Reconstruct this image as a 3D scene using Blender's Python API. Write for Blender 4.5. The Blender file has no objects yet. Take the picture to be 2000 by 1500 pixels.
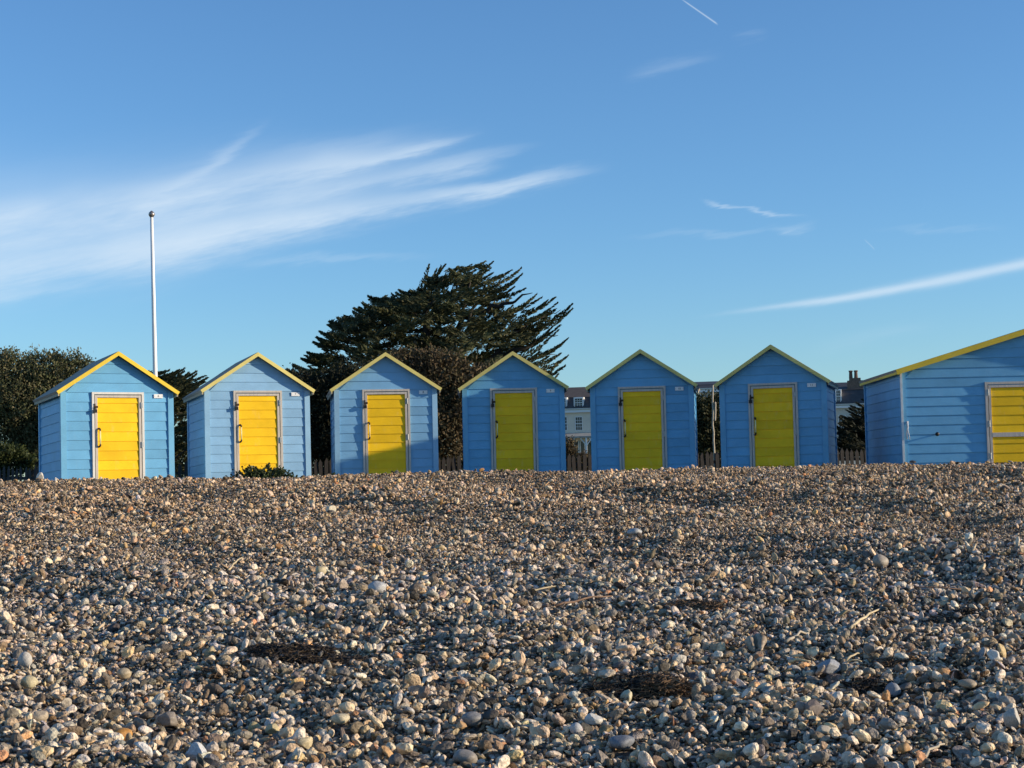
import bpy, bmesh, math, random
import numpy as np
from mathutils import Vector, Matrix

random.seed(7)
RNG = np.random.default_rng(11)
R = math.radians
scene = bpy.context.scene
COL = scene.collection

# ------------------------------------------------------------------ camera
EYE = np.array([0.0, 0.0, 0.15])
FPX, PITCH, ROLL = 3180.6, 0.0606, 0.0218          # focal length in pixels of a 2000 px wide frame
_F = np.array([0, math.cos(PITCH), math.sin(PITCH)])
_T0 = np.array([0, -math.sin(PITCH), math.cos(PITCH)])
_X = np.array([1.0, 0, 0])
_Rt = math.cos(ROLL) * _X - math.sin(ROLL) * _T0
_Up = math.sin(ROLL) * _X + math.cos(ROLL) * _T0
cam_d = bpy.data.cameras.new("camera")
cam_d.sensor_width = 36.0
cam_d.lens = 36.0 * FPX / 2000.0
cam_d.clip_start = 0.1
cam_d.clip_end = 9000.0
cam = bpy.data.objects.new("camera", cam_d)
COL.objects.link(cam)
cam.matrix_world = Matrix((
    (_Rt[0], _Up[0], -_F[0], EYE[0]), (_Rt[1], _Up[1], -_F[1], EYE[1]),
    (_Rt[2], _Up[2], -_F[2], EYE[2]), (0, 0, 0, 1)))
scene.camera = cam

# ------------------------------------------------------------------ light and exposure
SUN_EL, SUN_A = R(13.5), R(7.0)                   # sun to the right, a little behind the viewer
SUN_DIR = Vector((math.cos(SUN_EL) * math.cos(SUN_A), -math.cos(SUN_EL) * math.sin(SUN_A), math.sin(SUN_EL)))
sun_d = bpy.data.lights.new("sun", "SUN")
sun_d.energy = 5.0
sun_d.angle = R(0.8)
sun_d.color = (1.0, 0.83, 0.61)
sun = bpy.data.objects.new("sun", sun_d)
sun.rotation_euler = (-SUN_DIR).to_track_quat('-Z', 'Y').to_euler()
COL.objects.link(sun)
scene.view_settings.view_transform = 'Standard'
scene.view_settings.look = 'None'
scene.view_settings.exposure = 0.3
scene.view_settings.gamma = 1.0
scene.view_settings.use_curve_mapping = False
scene.cycles.max_bounces = 6
scene.cycles.use_denoising = True

def ray(px, py):
    d = _F + _Rt * ((px - 1000.0) / FPX) + _Up * ((750.0 - py) / FPX)
    return d
def at(px, py, Y):
    """point seen at photo position (px, py) that stands Y metres in front of the viewer"""
    d = ray(px, py)
    return EYE + d * (Y / d[1])

# ------------------------------------------------------------------ world: sky and high thin cloud
world = bpy.data.worlds.new("World")
scene.world = world
world.use_nodes = True
wt = world.node_tree
wt.nodes.clear()

class Ex:
    """small wrapper to write maths with node sockets"""
    def __init__(s, nt, sock): s.nt, s.s = nt, sock
    def _op(s, op, *o):
        n = s.nt.nodes.new('ShaderNodeMath'); n.operation = op
        for i, a in enumerate((s,) + o):
            if isinstance(a, Ex): s.nt.links.new(a.s, n.inputs[i])
            else: n.inputs[i].default_value = float(a)
        return Ex(s.nt, n.outputs[0])
    def __add__(s, o): return s._op('ADD', o)
    def __sub__(s, o): return s._op('SUBTRACT', o)
    def __mul__(s, o): return s._op('MULTIPLY', o)
    def __truediv__(s, o): return s._op('DIVIDE', o)
    __radd__ = __add__
    __rmul__ = __mul__
    def exp(s): return s._op('EXPONENT')
    def mx(s, o): return s._op('MAXIMUM', o)
    def mn(s, o): return s._op('MINIMUM', o)
    def smooth(s, a, b):
        n = s.nt.nodes.new('ShaderNodeMapRange'); n.interpolation_type = 'SMOOTHSTEP'
        s.nt.links.new(s.s, n.inputs[0]); n.inputs[1].default_value = a; n.inputs[2].default_value = b
        return Ex(s.nt, n.outputs[0])

SKY_STRENGTH = 0.14
sky = wt.nodes.new('ShaderNodeTexSky')
sky.sky_type = 'NISHITA'
sky.sun_disc = False
sky.sun_elevation = SUN_EL
sky.sun_rotation = math.atan2(SUN_DIR.x, SUN_DIR.y)
sky.altitude = 0.0
sky.air_density = 1.0
sky.dust_density = 0.15
sky.ozone_density = 4.0
tc = wt.nodes.new('ShaderNodeTexCoord')
sep = wt.nodes.new('ShaderNodeSeparateXYZ')
wt.links.new(tc.outputs['Generated'], sep.inputs[0])
dx, dy, dz = (Ex(wt, sep.outputs[i]) for i in range(3))
front = dy.smooth(0.15, 0.4)
dys = dy.mx(0.1)
U, V = dx / dys, dz / dys
def uv(px, py):
    d = ray(px, py); return d[0] / d[1], d[2] / d[1]
def noise2(a, b, scale, detail=4.0, rough=0.55, w=0.0):
    c = wt.nodes.new('ShaderNodeCombineXYZ')
    wt.links.new(a.s, c.inputs[0]); wt.links.new(b.s, c.inputs[1]); c.inputs[2].default_value = w
    n = wt.nodes.new('ShaderNodeTexNoise'); n.inputs['Scale'].default_value = scale
    n.inputs['Detail'].default_value = detail; n.inputs['Roughness'].default_value = rough
    wt.links.new(c.outputs[0], n.inputs['Vector'])
    return Ex(wt, n.outputs[0])
# streak space: rotated so that the long axis runs along the wind in the cirrus
ca, sa = math.cos(R(11)), math.sin(R(11))
Sx, Sy = U * ca + V * sa, V * ca - U * sa
fib = noise2(Sx * 1.3, Sy * 8.0, 10.0, 4.0, 0.66, 3.1)
wisp = noise2(Sx * 1.0, Sy * 3.0, 5.0, 3.0, 0.6, 8.7)
warp = noise2(Sx * 1.0, Sy * 2.5, 4.0, 2.0, 0.5, 1.7)
Vw = V + (warp - 0.5) * 0.034 + (fib - 0.5) * 0.018
P = 1.0 / FPX
# (three points along the streak, half width at both ends, opacity, fade at both ends 0..0.5, texture share)
streaks = [
    ((-220, 462), (420, 396), (1020, 318), 120, 44, 0.52, 0.05, 0.55, 0.40),
    ((60, 492), (690, 417), (1210, 332), 42, 10, 0.58, 0.35, 0.20, 0.50),
    ((-60, 440), (480, 340), (980, 252), 52, 20, 0.44, 0.30, 0.38, 0.90),
    ((230, 395), (390, 322), (540, 230), 22, 7, 0.28, 0.45, 0.35, 0.7),
    ((440, 410), (800, 345), (1075, 284), 34, 10, 0.40, 0.35, 0.35, 0.75),
    ((540, 350), (740, 305), (955, 255), 20, 8, 0.36, 0.35, 0.35, 0.80),
    ((-90, 430), (50, 397), (150, 386), 30, 14, 0.30, 0.05, 0.45, 0.6),
    ((-200, 560), (300, 490), (820, 405), 60, 18, 0.44, 0.05, 0.50, 0.6),
    ((-120, 592), (60, 577), (200, 560), 12, 8, 0.16, 0.05, 0.45, 0.5),
    ((400, 530), (650, 506), (890, 495), 8, 6, 0.16, 0.40, 0.45, 0.4),
    ((1340, 624), (1750, 563), (2150, 480), 4, 12, 0.66, 0.40, 0.02, 0.10),
    ((1362, 387), (1460, 413), (1590, 434), 4, 4, 0.34, 0.20, 0.40, 0.5),
    ((1500, 450), (1545, 462), (1605, 442), 7, 10, 0.28, 0.40, 0.45, 0.95),
    ((1205, 153), (1300, 131), (1425, 106), 13, 10, 0.12, 0.35, 0.45, 0.7),
    ((1420, 78), (1465, 71), (1510, 66), 8, 7, 0.12, 0.45, 0.45, 0.6),
    ((1180, 468), (1370, 460), (1560, 451), 5, 5, 0.10, 0.45, 0.3, 0.4),
    ((1680, 455), (1840, 443), (1990, 434), 5, 5, 0.09, 0.45, 0.45, 0.6),
    ((1540, 697), (1700, 655), (1860, 628), 12, 12, 0.09, 0.45, 0.45, 0.7),
]
trails = [((1322, -8), (1368, 24), (1404, 49), 1.4, 2.0, 0.50, 0.3, 0.1),
          ((1686, 466), (1697, 476), (1710, 489), 1.6, 1.8, 0.18, 0.3, 0.2)]
def streak_group():
    """soft ribbon of cloud along a quadratic curve"""
    g = bpy.data.node_groups.new('cloud_streak', 'ShaderNodeTree')
    names = ['U', 'V', 'tex_map', 'c0', 'c1', 'c2', 'u0', 'inv', 'w0', 'dw', 'op', 'f0', 'f1', 'tex', 'clear']
    for n in names: g.interface.new_socket(n, in_out='INPUT', socket_type='NodeSocketFloat')
    g.interface.new_socket('clear', in_out='OUTPUT', socket_type='NodeSocketFloat')
    gi, go = g.nodes.new('NodeGroupInput'), g.nodes.new('NodeGroupOutput')
    I = {n: Ex(g, gi.outputs[n]) for n in names}
    def sm(x, top):
        n = g.nodes.new('ShaderNodeMapRange'); n.interpolation_type = 'SMOOTHSTEP'
        g.links.new(x.s, n.inputs[0]); n.inputs[1].default_value = 0.0; g.links.new(top.s, n.inputs[2])
        return Ex(g, n.outputs[0])
    curve = (I['U'] * I['c2'] + I['c1']) * I['U'] + I['c0']
    t = (I['U'] - I['u0']) * I['inv']
    w = (t * I['dw'] + I['w0']).mx(0.0004)
    d = (I['V'] - curve) / w
    fade = sm(t, I['f0']) * sm(t * -1.0 + 1.0, I['f1'])
    mod = I['tex_map'] * I['tex'] * 1.3 + (I['tex'] * -0.75 + 1.0)
    a = (d * d * -1.0).exp() * fade * I['op'] * mod
    out = (a * -1.0 + 1.0) * I['clear']
    g.links.new(out.s, go.inputs[0])
    return g
SG = streak_group()
tmap = (wisp * 0.55 + fib * 0.45).smooth(0.35, 0.65)
clear = None
def streak(p0, p1, p2, w0, w1, op, f0, f1, tex, vv):
    global clear
    (u0, v0), (u1, v1), (u2, v2) = uv(*p0), uv(*p1), uv(*p2)
    c = np.linalg.solve(np.array([[1, u, u * u] for u in (u0, u1, u2)]), np.array([v0, v1, v2]))
    n = wt.nodes.new('ShaderNodeGroup'); n.node_tree = SG
    for k, val in dict(c0=c[0], c1=c[1], c2=c[2], u0=u0, inv=1 / (u2 - u0), w0=w0 * P, dw=(w1 - w0) * P, op=op, f0=max(f0, .01), f1=max(f1, .01), tex=tex, clear=1.0).items():
        n.inputs[k].default_value = float(val)
    wt.links.new(U.s, n.inputs['U']); wt.links.new(vv.s, n.inputs['V']); wt.links.new(tmap.s, n.inputs['tex_map'])
    if clear is not None: wt.links.new(clear.s, n.inputs['clear'])
    clear = Ex(wt, n.outputs[0])
Vs = V + (warp - 0.5) * 0.006 + (fib - 0.5) * 0.004
for s in streaks: streak(*s, Vs if s[0][0] > 1300 and s[2][0] > 2000 else Vw)
for s in trails: streak(*s, 0.0, V)
cover = (clear * -1.0 + 1.0) * front
mixc = wt.nodes.new('ShaderNodeMix'); mixc.data_type = 'RGBA'
wt.links.new(cover.s, mixc.inputs['Factor'])
tint = wt.nodes.new('ShaderNodeMix'); tint.data_type = 'RGBA'; tint.blend_type = 'MULTIPLY'; tint.inputs['Factor'].default_value = 1.0
wt.links.new(sky.outputs[0], tint.inputs['A']); tint.inputs['B'].default_value = (0.79, 0.965, 1.10, 1)      # clean sea air: a little bluer throughout
wt.links.new(tint.outputs['Result'], mixc.inputs['A'])
world.cycles.sampling_method = 'MANUAL'; world.cycles.sample_map_resolution = 256
mixc.inputs['B'].default_value = (0.56 / SKY_STRENGTH, 0.67 / SKY_STRENGTH, 0.78 / SKY_STRENGTH, 1)
bg = wt.nodes.new('ShaderNodeBackground'); bg.inputs['Strength'].default_value = SKY_STRENGTH
bg0 = wt.nodes.new('ShaderNodeBackground'); bg0.inputs['Strength'].default_value = SKY_STRENGTH
wo = wt.nodes.new('ShaderNodeOutputWorld')
ms = wt.nodes.new('ShaderNodeMixShader')        # clear sky away from the cirrus, so that it costs nothing there
hit = dy._op('GREATER_THAN', 0.5) * (U * U)._op('LESS_THAN', 0.20) * dz._op('GREATER_THAN', 0.0) * V._op('LESS_THAN', 0.40)
wt.links.new(hit.s, ms.inputs[0])
wt.links.new(tint.outputs['Result'], bg0.inputs[0]); wt.links.new(mixc.outputs['Result'], bg.inputs[0])
wt.links.new(bg0.outputs[0], ms.inputs[1]); wt.links.new(bg.outputs[0], ms.inputs[2]); wt.links.new(ms.outputs[0], wo.inputs[0])

# ------------------------------------------------------------------ helpers
def new_mat(name):
    m = bpy.data.materials.new(name); m.use_nodes = True
    nt = m.node_tree
    return m, nt, nt.nodes['Principled BSDF']
def nd(nt, t, **kw):
    n = nt.nodes.new(t)
    for k, v in kw.items(): setattr(n, k, v)
    return n
def mixrgb(nt, fac, a, b, blend='MIX'):
    n = nd(nt, 'ShaderNodeMix', data_type='RGBA', blend_type=blend)
    for i, v in (('Factor', fac), ('A', a), ('B', b)):
        if hasattr(v, 'links') or hasattr(v, 'is_linked'): nt.links.new(v, n.inputs[i])
        elif isinstance(v, (int, float)): n.inputs[i].default_value = v
        else: n.inputs[i].default_value = (*v[:3], 1)
    return n.outputs['Result']
def noise(nt, scale, detail=4, rough=0.5, vec=None, mscale=None, coord='Object'):
    n = nd(nt, 'ShaderNodeTexNoise'); n.inputs['Scale'].default_value = scale
    n.inputs['Detail'].default_value = detail; n.inputs['Roughness'].default_value = rough
    t = nd(nt, 'ShaderNodeTexCoord'); v = t.outputs[coord]
    if mscale:
        mp = nd(nt, 'ShaderNodeMapping'); mp.inputs['Scale'].default_value = mscale
        nt.links.new(v, mp.inputs[0]); v = mp.outputs[0]
    nt.links.new(v, n.inputs['Vector'])
    return n.outputs[0]
def ramp(nt, src, pts):
    n = nd(nt, 'ShaderNodeValToRGB'); e = n.color_ramp.elements
    while len(e) > len(pts): e.remove(e[-1])
    while len(e) < len(pts): e.new(0.5)
    for el, (p, c) in zip(e, pts):
        el.position = p; el.color = (*c, 1) if len(c) == 3 else c
    nt.links.new(src, n.inputs[0]); return n.outputs[0]
def bump(nt, bsdf, h, strength, dist):
    b = nd(nt, 'ShaderNodeBump'); b.inputs['Strength'].default_value = strength; b.inputs['Distance'].default_value = dist
    nt.links.new(h, b.inputs['Height']); nt.links.new(b.outputs[0], bsdf.inputs['Normal'])

def paint(name, col, dark, rough=0.5, spec=.3):
    """weathered gloss paint on sawn boards: brush grain along the board, faded patches, a little grime"""
    m, nt, b = new_mat(name)
    oi = nd(nt, 'ShaderNodeObjectInfo')
    per = ramp(nt, oi.outputs['Random'], [(0.0, (0.90,) * 3), (1.0, (1.06,) * 3)])
    grain = noise(nt, 6.0, 6, 0.65, mscale=(1.0, 1.0, 14.0))
    ob = nd(nt, 'ShaderNodeTexCoord'); off = nd(nt, 'ShaderNodeVectorMath', operation='MULTIPLY_ADD')
    off.inputs[0].default_value = (31, 17, 23); nt.links.new(oi.outputs['Random'], off.inputs[1]); nt.links.new(ob.outputs['Object'], off.inputs[2])
    def nz_(scale, det, rg_, msc):
        mp = nd(nt, 'ShaderNodeMapping'); mp.inputs['Scale'].default_value = msc; nt.links.new(off.outputs[0], mp.inputs[0])
        n = nd(nt, 'ShaderNodeTexNoise'); n.inputs['Scale'].default_value = scale; n.inputs['Detail'].default_value = det; n.inputs['Roughness'].default_value = rg_
        nt.links.new(mp.outputs[0], n.inputs['Vector']); return n.outputs[0]
    blot = nz_(2.6, 5, 0.6, (1, 1, 1))
    salt = nz_(9.0, 5, 0.7, (1, 1, .35))
    c = mixrgb(nt, ramp(nt, blot, [(0.36, (0, 0, 0)), (0.70, (1, 1, 1))]), [x * 1.04 for x in col], [x * 0.86 for x in col])
    c = mixrgb(nt, ramp(nt, salt, [(0.56, (0, 0, 0)), (0.74, (0.22,) * 3)]), c, [x * .6 + .30 * max(col) for x in col])
    c = mixrgb(nt, ramp(nt, grain, [(0.60, (0, 0, 0)), (0.78, (0.45,) * 3)]), c, dark)
    c = mixrgb(nt, 1.0, c, per, 'MULTIPLY')
    nt.links.new(c, b.inputs['Base Color'])
    b.inputs['Roughness'].default_value = rough
    b.inputs['Specular IOR Level'].default_value = spec
    bump(nt, b, grain, 0.25, 0.004)
    return m
def plain(name, col, rough=0.6, var=0.15, scale=8.0, metal=0.0, mscale=None, bmp=0.15):
    m, nt, b = new_mat(name)
    n = noise(nt, scale, 5, 0.6, mscale=mscale)
    c = mixrgb(nt, ramp(nt, n, [(0.3, (0, 0, 0)), (0.75, (1, 1, 1))]), [x * (1 - var) for x in col], [min(1, x * (1 + var)) for x in col])
    nt.links.new(c, b.inputs['Base Color'])
    b.inputs['Roughness'].default_value = rough; b.inputs['Metallic'].default_value = metal
    if bmp: bump(nt, b, n, bmp, 0.01)
    return m
def leafmat(name, cols, rough=0.6, trans=0.25):
    m, nt, b = new_mat(name)
    g = nd(nt, 'ShaderNodeNewGeometry')
    k = len(cols)
    c = ramp(nt, g.outputs['Random Per Island'], [(i / max(1, k - 1), cc) for i, cc in enumerate(cols)])
    n = noise(nt, 0.9, 3, 0.5)
    c = mixrgb(nt, 1.0, c, ramp(nt, n, [(0.3, (0.65,) * 3), (0.7, (1.25,) * 3)]), 'MULTIPLY')
    nt.links.new(c, b.inputs['Base Color'])
    b.inputs['Roughness'].default_value = rough
    b.inputs['Specular IOR Level'].default_value = 0.2
    if trans:
        out = nt.nodes['Material Output']
        tr = nd(nt, 'ShaderNodeBsdfTranslucent'); nt.links.new(c, tr.inputs[0])
        mx = nd(nt, 'ShaderNodeMixShader'); mx.inputs[0].default_value = trans
        nt.links.new(b.outputs[0], mx.inputs[1]); nt.links.new(tr.outputs[0], mx.inputs[2])
        nt.links.new(mx.outputs[0], out.inputs[0])
    return m

M = {}
M['blue'] = paint('blue_paint', (0.140, 0.395, 0.635), (0.10, 0.30, 0.50))
M['bluetrim'] = paint('blue_trim_paint', (0.16, 0.43, 0.66), (0.11, 0.32, 0.54))
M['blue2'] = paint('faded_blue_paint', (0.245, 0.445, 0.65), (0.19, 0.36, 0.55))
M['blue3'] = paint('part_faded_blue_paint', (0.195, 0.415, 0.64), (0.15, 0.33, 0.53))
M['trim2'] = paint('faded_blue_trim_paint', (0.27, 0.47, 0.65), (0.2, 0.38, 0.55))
M['yellow'] = paint('yellow_paint', (0.95, 0.575, 0.016), (0.78, 0.46, 0.014), spec=.15)
M['barge'] = paint('yellow_barge_paint', (0.82, 0.58, 0.05), (0.66, 0.46, 0.06))
M['bargepale'] = paint('pale_yellow_barge_paint', (0.74, 0.62, 0.20), (0.60, 0.50, 0.17))
M['framepale'] = plain('whitened_door_timber', (0.66, 0.64, 0.59), 0.6, 0.1, 5, mscale=(8, 8, 1))
M['felt'] = plain('roof_felt', (0.36, 0.315, 0.255), 0.9, 0.25, 40)
M['fascia'] = plain('weathered_fascia', (0.42, 0.37, 0.26), 0.8, 0.25, 6, mscale=(1, 1, 10))
M['frame'] = plain('bare_door_timber', (0.52, 0.47, 0.41), 0.65, 0.18, 5, mscale=(8, 8, 1))
M['gap'] = plain('dark_core', (0.02, 0.025, 0.03), 0.9, 0.1, 4)
M['black'] = plain('black_iron', (0.018, 0.017, 0.016), 0.5, 0.3, 20, 0.4)
M['rust'] = plain('dark_rusty_iron', (0.06, 0.035, 0.02), 0.7, 0.4, 30, 0.3)
M['steel'] = plain('galvanised_steel', (0.42, 0.42, 0.41), 0.45, 0.15, 20, 0.8)
M['handlebar'] = plain('pale_yellow_handle', (0.85, 0.74, 0.36), .45, .1, 12)
M['bead'] = plain('pale_corner_bead', (0.60, 0.64, 0.66), .5, .1, 9)
M['white'] = plain('white_enamel', (0.80, 0.80, 0.79), 0.4, 0.05, 10)
M['polewhite'] = plain('white_pole_paint', (0.80, 0.79, 0.76), 0.4, 0.05, 5)
M['ink'] = plain('dark_ink', (0.05, 0.05, 0.06), 0.7, 0.1, 10)
M['weathered'] = plain('weathered_grey_timber', (0.05, 0.043, 0.036), 0.85, 0.35, 7, mscale=(6, 6, 1))
M['bark'] = plain('dark_bark', (0.04, 0.032, 0.025), 0.9, 0.35, 5, mscale=(1, 1, .3))
M['palewood'] = plain('pale_bleached_wood', (0.42, 0.36, 0.27), 0.75, 0.25, 12)
M['straw'] = plain('dry_straw', (0.50, 0.40, 0.24), 0.7, 0.3, 18)
M['brownwood'] = plain('brown_driftwood', (0.20, 0.12, 0.075), 0.8, 0.3, 18)
M['render'] = plain('white_render', (0.74, 0.65, 0.52), 0.85, 0.08, 0.6)
M['cream'] = plain('cream_render', (0.55, 0.53, 0.46), 0.85, 0.08, 0.6)
M['slate'] = plain('slate_roofing', (0.055, 0.057, 0.064), 0.7, 0.25, 3)
M['brownroof'] = plain('brown_tile_roofing', (0.105, 0.082, 0.066), 0.8, 0.25, 3)
M['brickm'] = plain('sooty_brick', (0.15, 0.11, 0.085), 0.9, 0.35, 6)
M['pot'] = plain('chimney_pot_clay', (0.13, 0.075, 0.055), 0.85, 0.25, 6)
M['sash'] = plain('white_sash_paint', (0.78, 0.78, 0.76), 0.5, 0.05, 6)
M['glass'] = plain('dark_window_glass', (0.025, 0.03, 0.036), 0.08, 0.2, 1, bmp=0)

def link(o, parent=None):
    COL.objects.link(o)
    if parent is not None: o.parent = parent
    return o
def mesh(name, verts, faces, mat=None, parent=None, smooth=False):
    me = bpy.data.meshes.new(name); me.from_pydata([tuple(map(float, v)) for v in verts], [], faces); me.update()
    if mat: me.materials.append(mat)
    if smooth: me.polygons.foreach_set('use_smooth', [True] * len(me.polygons))
    return link(bpy.data.objects.new(name, me), parent)
def npmesh(name, V, quads, mat, parent=None, smooth=False):
    """mesh straight from numpy arrays; quads is (n,k)"""
    me = bpy.data.meshes.new(name); n, k = quads.shape
    me.vertices.add(len(V)); me.vertices.foreach_set('co', np.ascontiguousarray(V, dtype=np.float32).ravel())
    me.loops.add(n * k); me.loops.foreach_set('vertex_index', np.ascontiguousarray(quads, dtype=np.int32).ravel())
    me.polygons.add(n); me.polygons.foreach_set('loop_start', np.arange(0, n * k, k, dtype=np.int32))
    me.update(calc_edges=True); me.validate()
    if smooth: me.polygons.foreach_set('use_smooth', np.ones(n, dtype=bool))
    me.materials.append(mat)
    return link(bpy.data.objects.new(name, me), parent)
def empty(name, loc=(0, 0, 0), rz=0.0):
    o = bpy.data.objects.new(name, None); o.location = loc; o.rotation_euler = (0, 0, rz); o.empty_display_size = 0.2
    return link(o)
def tag(o, label, cat=None, group=None, kind=None):
    if label: o['label'] = label
    if cat:
        o['category'] = cat
        if not kind: o['kind'] = 'thing'
    if group: o['group'] = group
    if kind: o['kind'] = kind
    return o
class MB:
    def __init__(s): s.v, s.f = [], []
    def add(s, v, f):
        k = len(s.v); s.v += [tuple(x) for x in v]; s.f += [tuple(i + k for i in q) for q in f]
    def box(s, x0, x1, y0, y1, z0, z1):
        s.add([(x0, y0, z0), (x1, y0, z0), (x1, y1, z0), (x0, y1, z0), (x0, y0, z1), (x1, y0, z1), (x1, y1, z1), (x0, y1, z1)],
              [(0, 3, 2, 1), (4, 5, 6, 7), (0, 1, 5, 4), (1, 2, 6, 5), (2, 3, 7, 6), (3, 0, 4, 7)])
    def prism(s, poly, a, b, axis='y'):
        """poly in (x,z) extruded along y, or in (y,z) extruded along x"""
        n = len(poly)
        pt = (lambda p, t: (p[0], t, p[1])) if axis == 'y' else (lambda p, t: (t, p[0], p[1]))
        v = [pt(p, a) for p in poly] + [pt(p, b) for p in poly]
        f = [tuple(range(n)), tuple(range(2 * n - 1, n - 1, -1))] + [(i, i + n, (i + 1) % n + n, (i + 1) % n) for i in range(n)]
        s.add(v, f)
    def tube(s, pts, rad, n=8, cap=True):
        pts = [Vector(p) for p in pts]; rad = rad if hasattr(rad, '__len__') else [rad] * len(pts)
        k = len(s.v); up = Vector((0.13, 0.31, 0.94))
        for i, p in enumerate(pts):
            d = (pts[min(i + 1, len(pts) - 1)] - pts[max(i - 1, 0)]).normalized()
            a = d.cross(up)
            if a.length < 0.05: a = d.cross(Vector((1, 0, 0)))
            a.normalize(); b = d.cross(a)
            for j in range(n):
                t = 2 * math.pi * j / n
                s.v.append(tuple(p + (a * math.cos(t) + b * math.sin(t)) * rad[i]))
        for i in range(len(pts) - 1):
            for j in range(n):
                q = k + i * n + j; r = k + i * n + (j + 1) % n
                s.f.append((q, r, r + n, q + n))
        if cap:
            s.f.append(tuple(k + j for j in range(n - 1, -1, -1)))
            s.f.append(tuple(k + (len(pts) - 1) * n + j for j in range(n)))
    def build(s, name, mat, parent=None, smooth=False):
        o = mesh(name, s.v, s.f, mat, parent, smooth)
        bm = bmesh.new(); bm.from_mesh(o.data); bmesh.ops.recalc_face_normals(bm, faces=bm.faces); bm.to_mesh(o.data); bm.free()
        return o

# ------------------------------------------------------------------ ground: one sheet, shingle bank in front, turf behind
_ky = np.array([-400, -30, -5, 0, 6.65, 14, 18.5, 21.3, 23.0, 24.3, 25.6, 30, 40, 60, 4000.0])
_kz = np.array([-6, -4.0, -2.0, -1.62, -1.14, -0.49, -0.115, 0.062, 0.125, 0.10, 0.0, -0.06, -0.1, -0.15, -0.15])
_yy = np.linspace(-400, 4000, 220001)
_zz = np.interp(_yy, _ky, _kz)
_k = np.hanning(81); _k /= _k.sum()
_zz = np.convolve(np.pad(_zz, 40, mode='edge'), _k, mode='valid')
_wav = [(RNG.uniform(0, 2 * np.pi), RNG.uniform(0, 2 * np.pi), l) for l in (4.2, 2.6, 1.9, 1.3, 0.95, 0.7, 0.55, 0.42)]
_hollows = [(0.0, 0.0, 0.0, 0.0, 0.0)]
def ground(x, y):
    x = np.asarray(x, float); y = np.asarray(y, float)
    z = np.interp(y, _yy, _zz) + EYE[2]
    z = z - 0.0028 * np.clip(x, -9, 9) * np.clip((y - 15) / 8, 0, 1)
    amp = np.clip((y + 3) / 6, 0, 1) * np.clip((34 - y) / 4, 0, 1) * (1 - 0.55 * np.clip((y - 19) / 4, 0, 1))
    for i, (a, p, l) in enumerate(_wav):
        z = z + amp * 0.0105 * l ** 0.75 * np.sin(2 * np.pi * (x * math.cos(a) + y * math.sin(a)) / l + p + 1.0 * np.sin(x * 0.9 / l + i) )
    for hx, hy, rx, ry, dp in _hollows:
        if dp: z = z - dp * np.exp(-((x - hx) / rx) ** 2 - ((y - hy) / ry) ** 2)
    return z
def on_ground(px, py):
    """where the line of sight through a photo position meets the bank"""
    d = ray(px, py); ys = np.linspace(5, 29, 4801)
    Pt = EYE + d[None, :] * (ys / d[1])[:, None]
    below = Pt[:, 2] <= ground(Pt[:, 0], Pt[:, 1])
    i = int(np.argmax(below)) if below.any() else int(np.argmin(Pt[:, 2] - ground(Pt[:, 0], Pt[:, 1])))
    x, y = Pt[i, 0], Pt[i, 1]
    return np.array([x, y, float(ground(x, y))])
for hpx, hpy, rx, ry, dp in ((600, 1285, .42, .16, .05), (1250, 1355, .30, .16, .055), (1700, 1358, .22, .10, .045), (1825, 1222, .25, .12, .012),
                             (380, 1445, .25, .10, .03), (820, 1440, .3, .12, .03), (1350, 1190, .3, .1, .012)):
    g = on_ground(hpx, hpy); _hollows.append((g[0], g[1], rx, ry, dp))

def axis_pts(dense0, dense1, step, far0, far1):
    a = list(np.arange(dense0, dense1 + 1e-6, step)); s = step; v = dense1
    while v < far1: s *= 1.35; v += s; a.append(v)
    s = step; v = dense0; b = []
    while v > far0: s *= 1.35; v -= s; b.append(v)
    return np.array(b[::-1] + a)
gx = axis_pts(-13, 13, 0.14, -2500, 2500); gy = axis_pts(3.5, 32, 0.11, -300, 4200)
GX, GY = np.meshgrid(gx, gy)
GZ = ground(GX, GY) - np.where((GY > 4) & (GY < 31) & (np.abs(GX) < 11), 0.012, 0.0)
Vg = np.stack([GX.ravel(), GY.ravel(), GZ.ravel()], 1)
ny, nx = GX.shape
ii = (np.arange(ny - 1)[:, None] * nx + np.arange(nx - 1)[None, :]).ravel()
Qg = np.stack([ii, ii + 1, ii + nx + 1, ii + nx], 1)
m, nt, b = new_mat('shingle_and_turf')
geo = nd(nt, 'ShaderNodeNewGeometry')
vor = nd(nt, 'ShaderNodeTexVoronoi'); vor.inputs['Scale'].default_value = 34
nt.links.new(geo.outputs['Position'], vor.inputs['Vector'])
vcol = nd(nt, 'ShaderNodeSeparateColor'); nt.links.new(vor.outputs['Color'], vcol.inputs[0])
sh = ramp(nt, vcol.outputs[0], [(0, (0.05, 0.045, 0.04)), (0.35, (0.14, 0.11, 0.085)), (0.7, (0.24, 0.19, 0.14)), (1, (0.40, 0.36, 0.30))])
turf = ramp(nt, noise(nt, 3.0, 6, 0.7), [(0.3, (0.03, 0.045, 0.015)), (0.7, (0.075, 0.085, 0.03))])
sp = nd(nt, 'ShaderNodeSeparateXYZ'); nt.links.new(geo.outputs['Position'], sp.inputs[0])
tf = nd(nt, 'ShaderNodeMapRange'); nt.links.new(sp.outputs[1], tf.inputs[0]); tf.inputs[1].default_value = 31; tf.inputs[2].default_value = 33.5
nt.links.new(mixrgb(nt, tf.outputs[0], sh, turf), b.inputs['Base Color'])
b.inputs['Roughness'].default_value = 0.85
bump(nt, b, vor.outputs['Distance'], 0.9, 0.03)
gnd = npmesh('ground', Vg, Qg, m, smooth=True)
tag(gnd, 'shingle bank rising to a low crest with turf beyond the huts', kind='structure')

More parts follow.
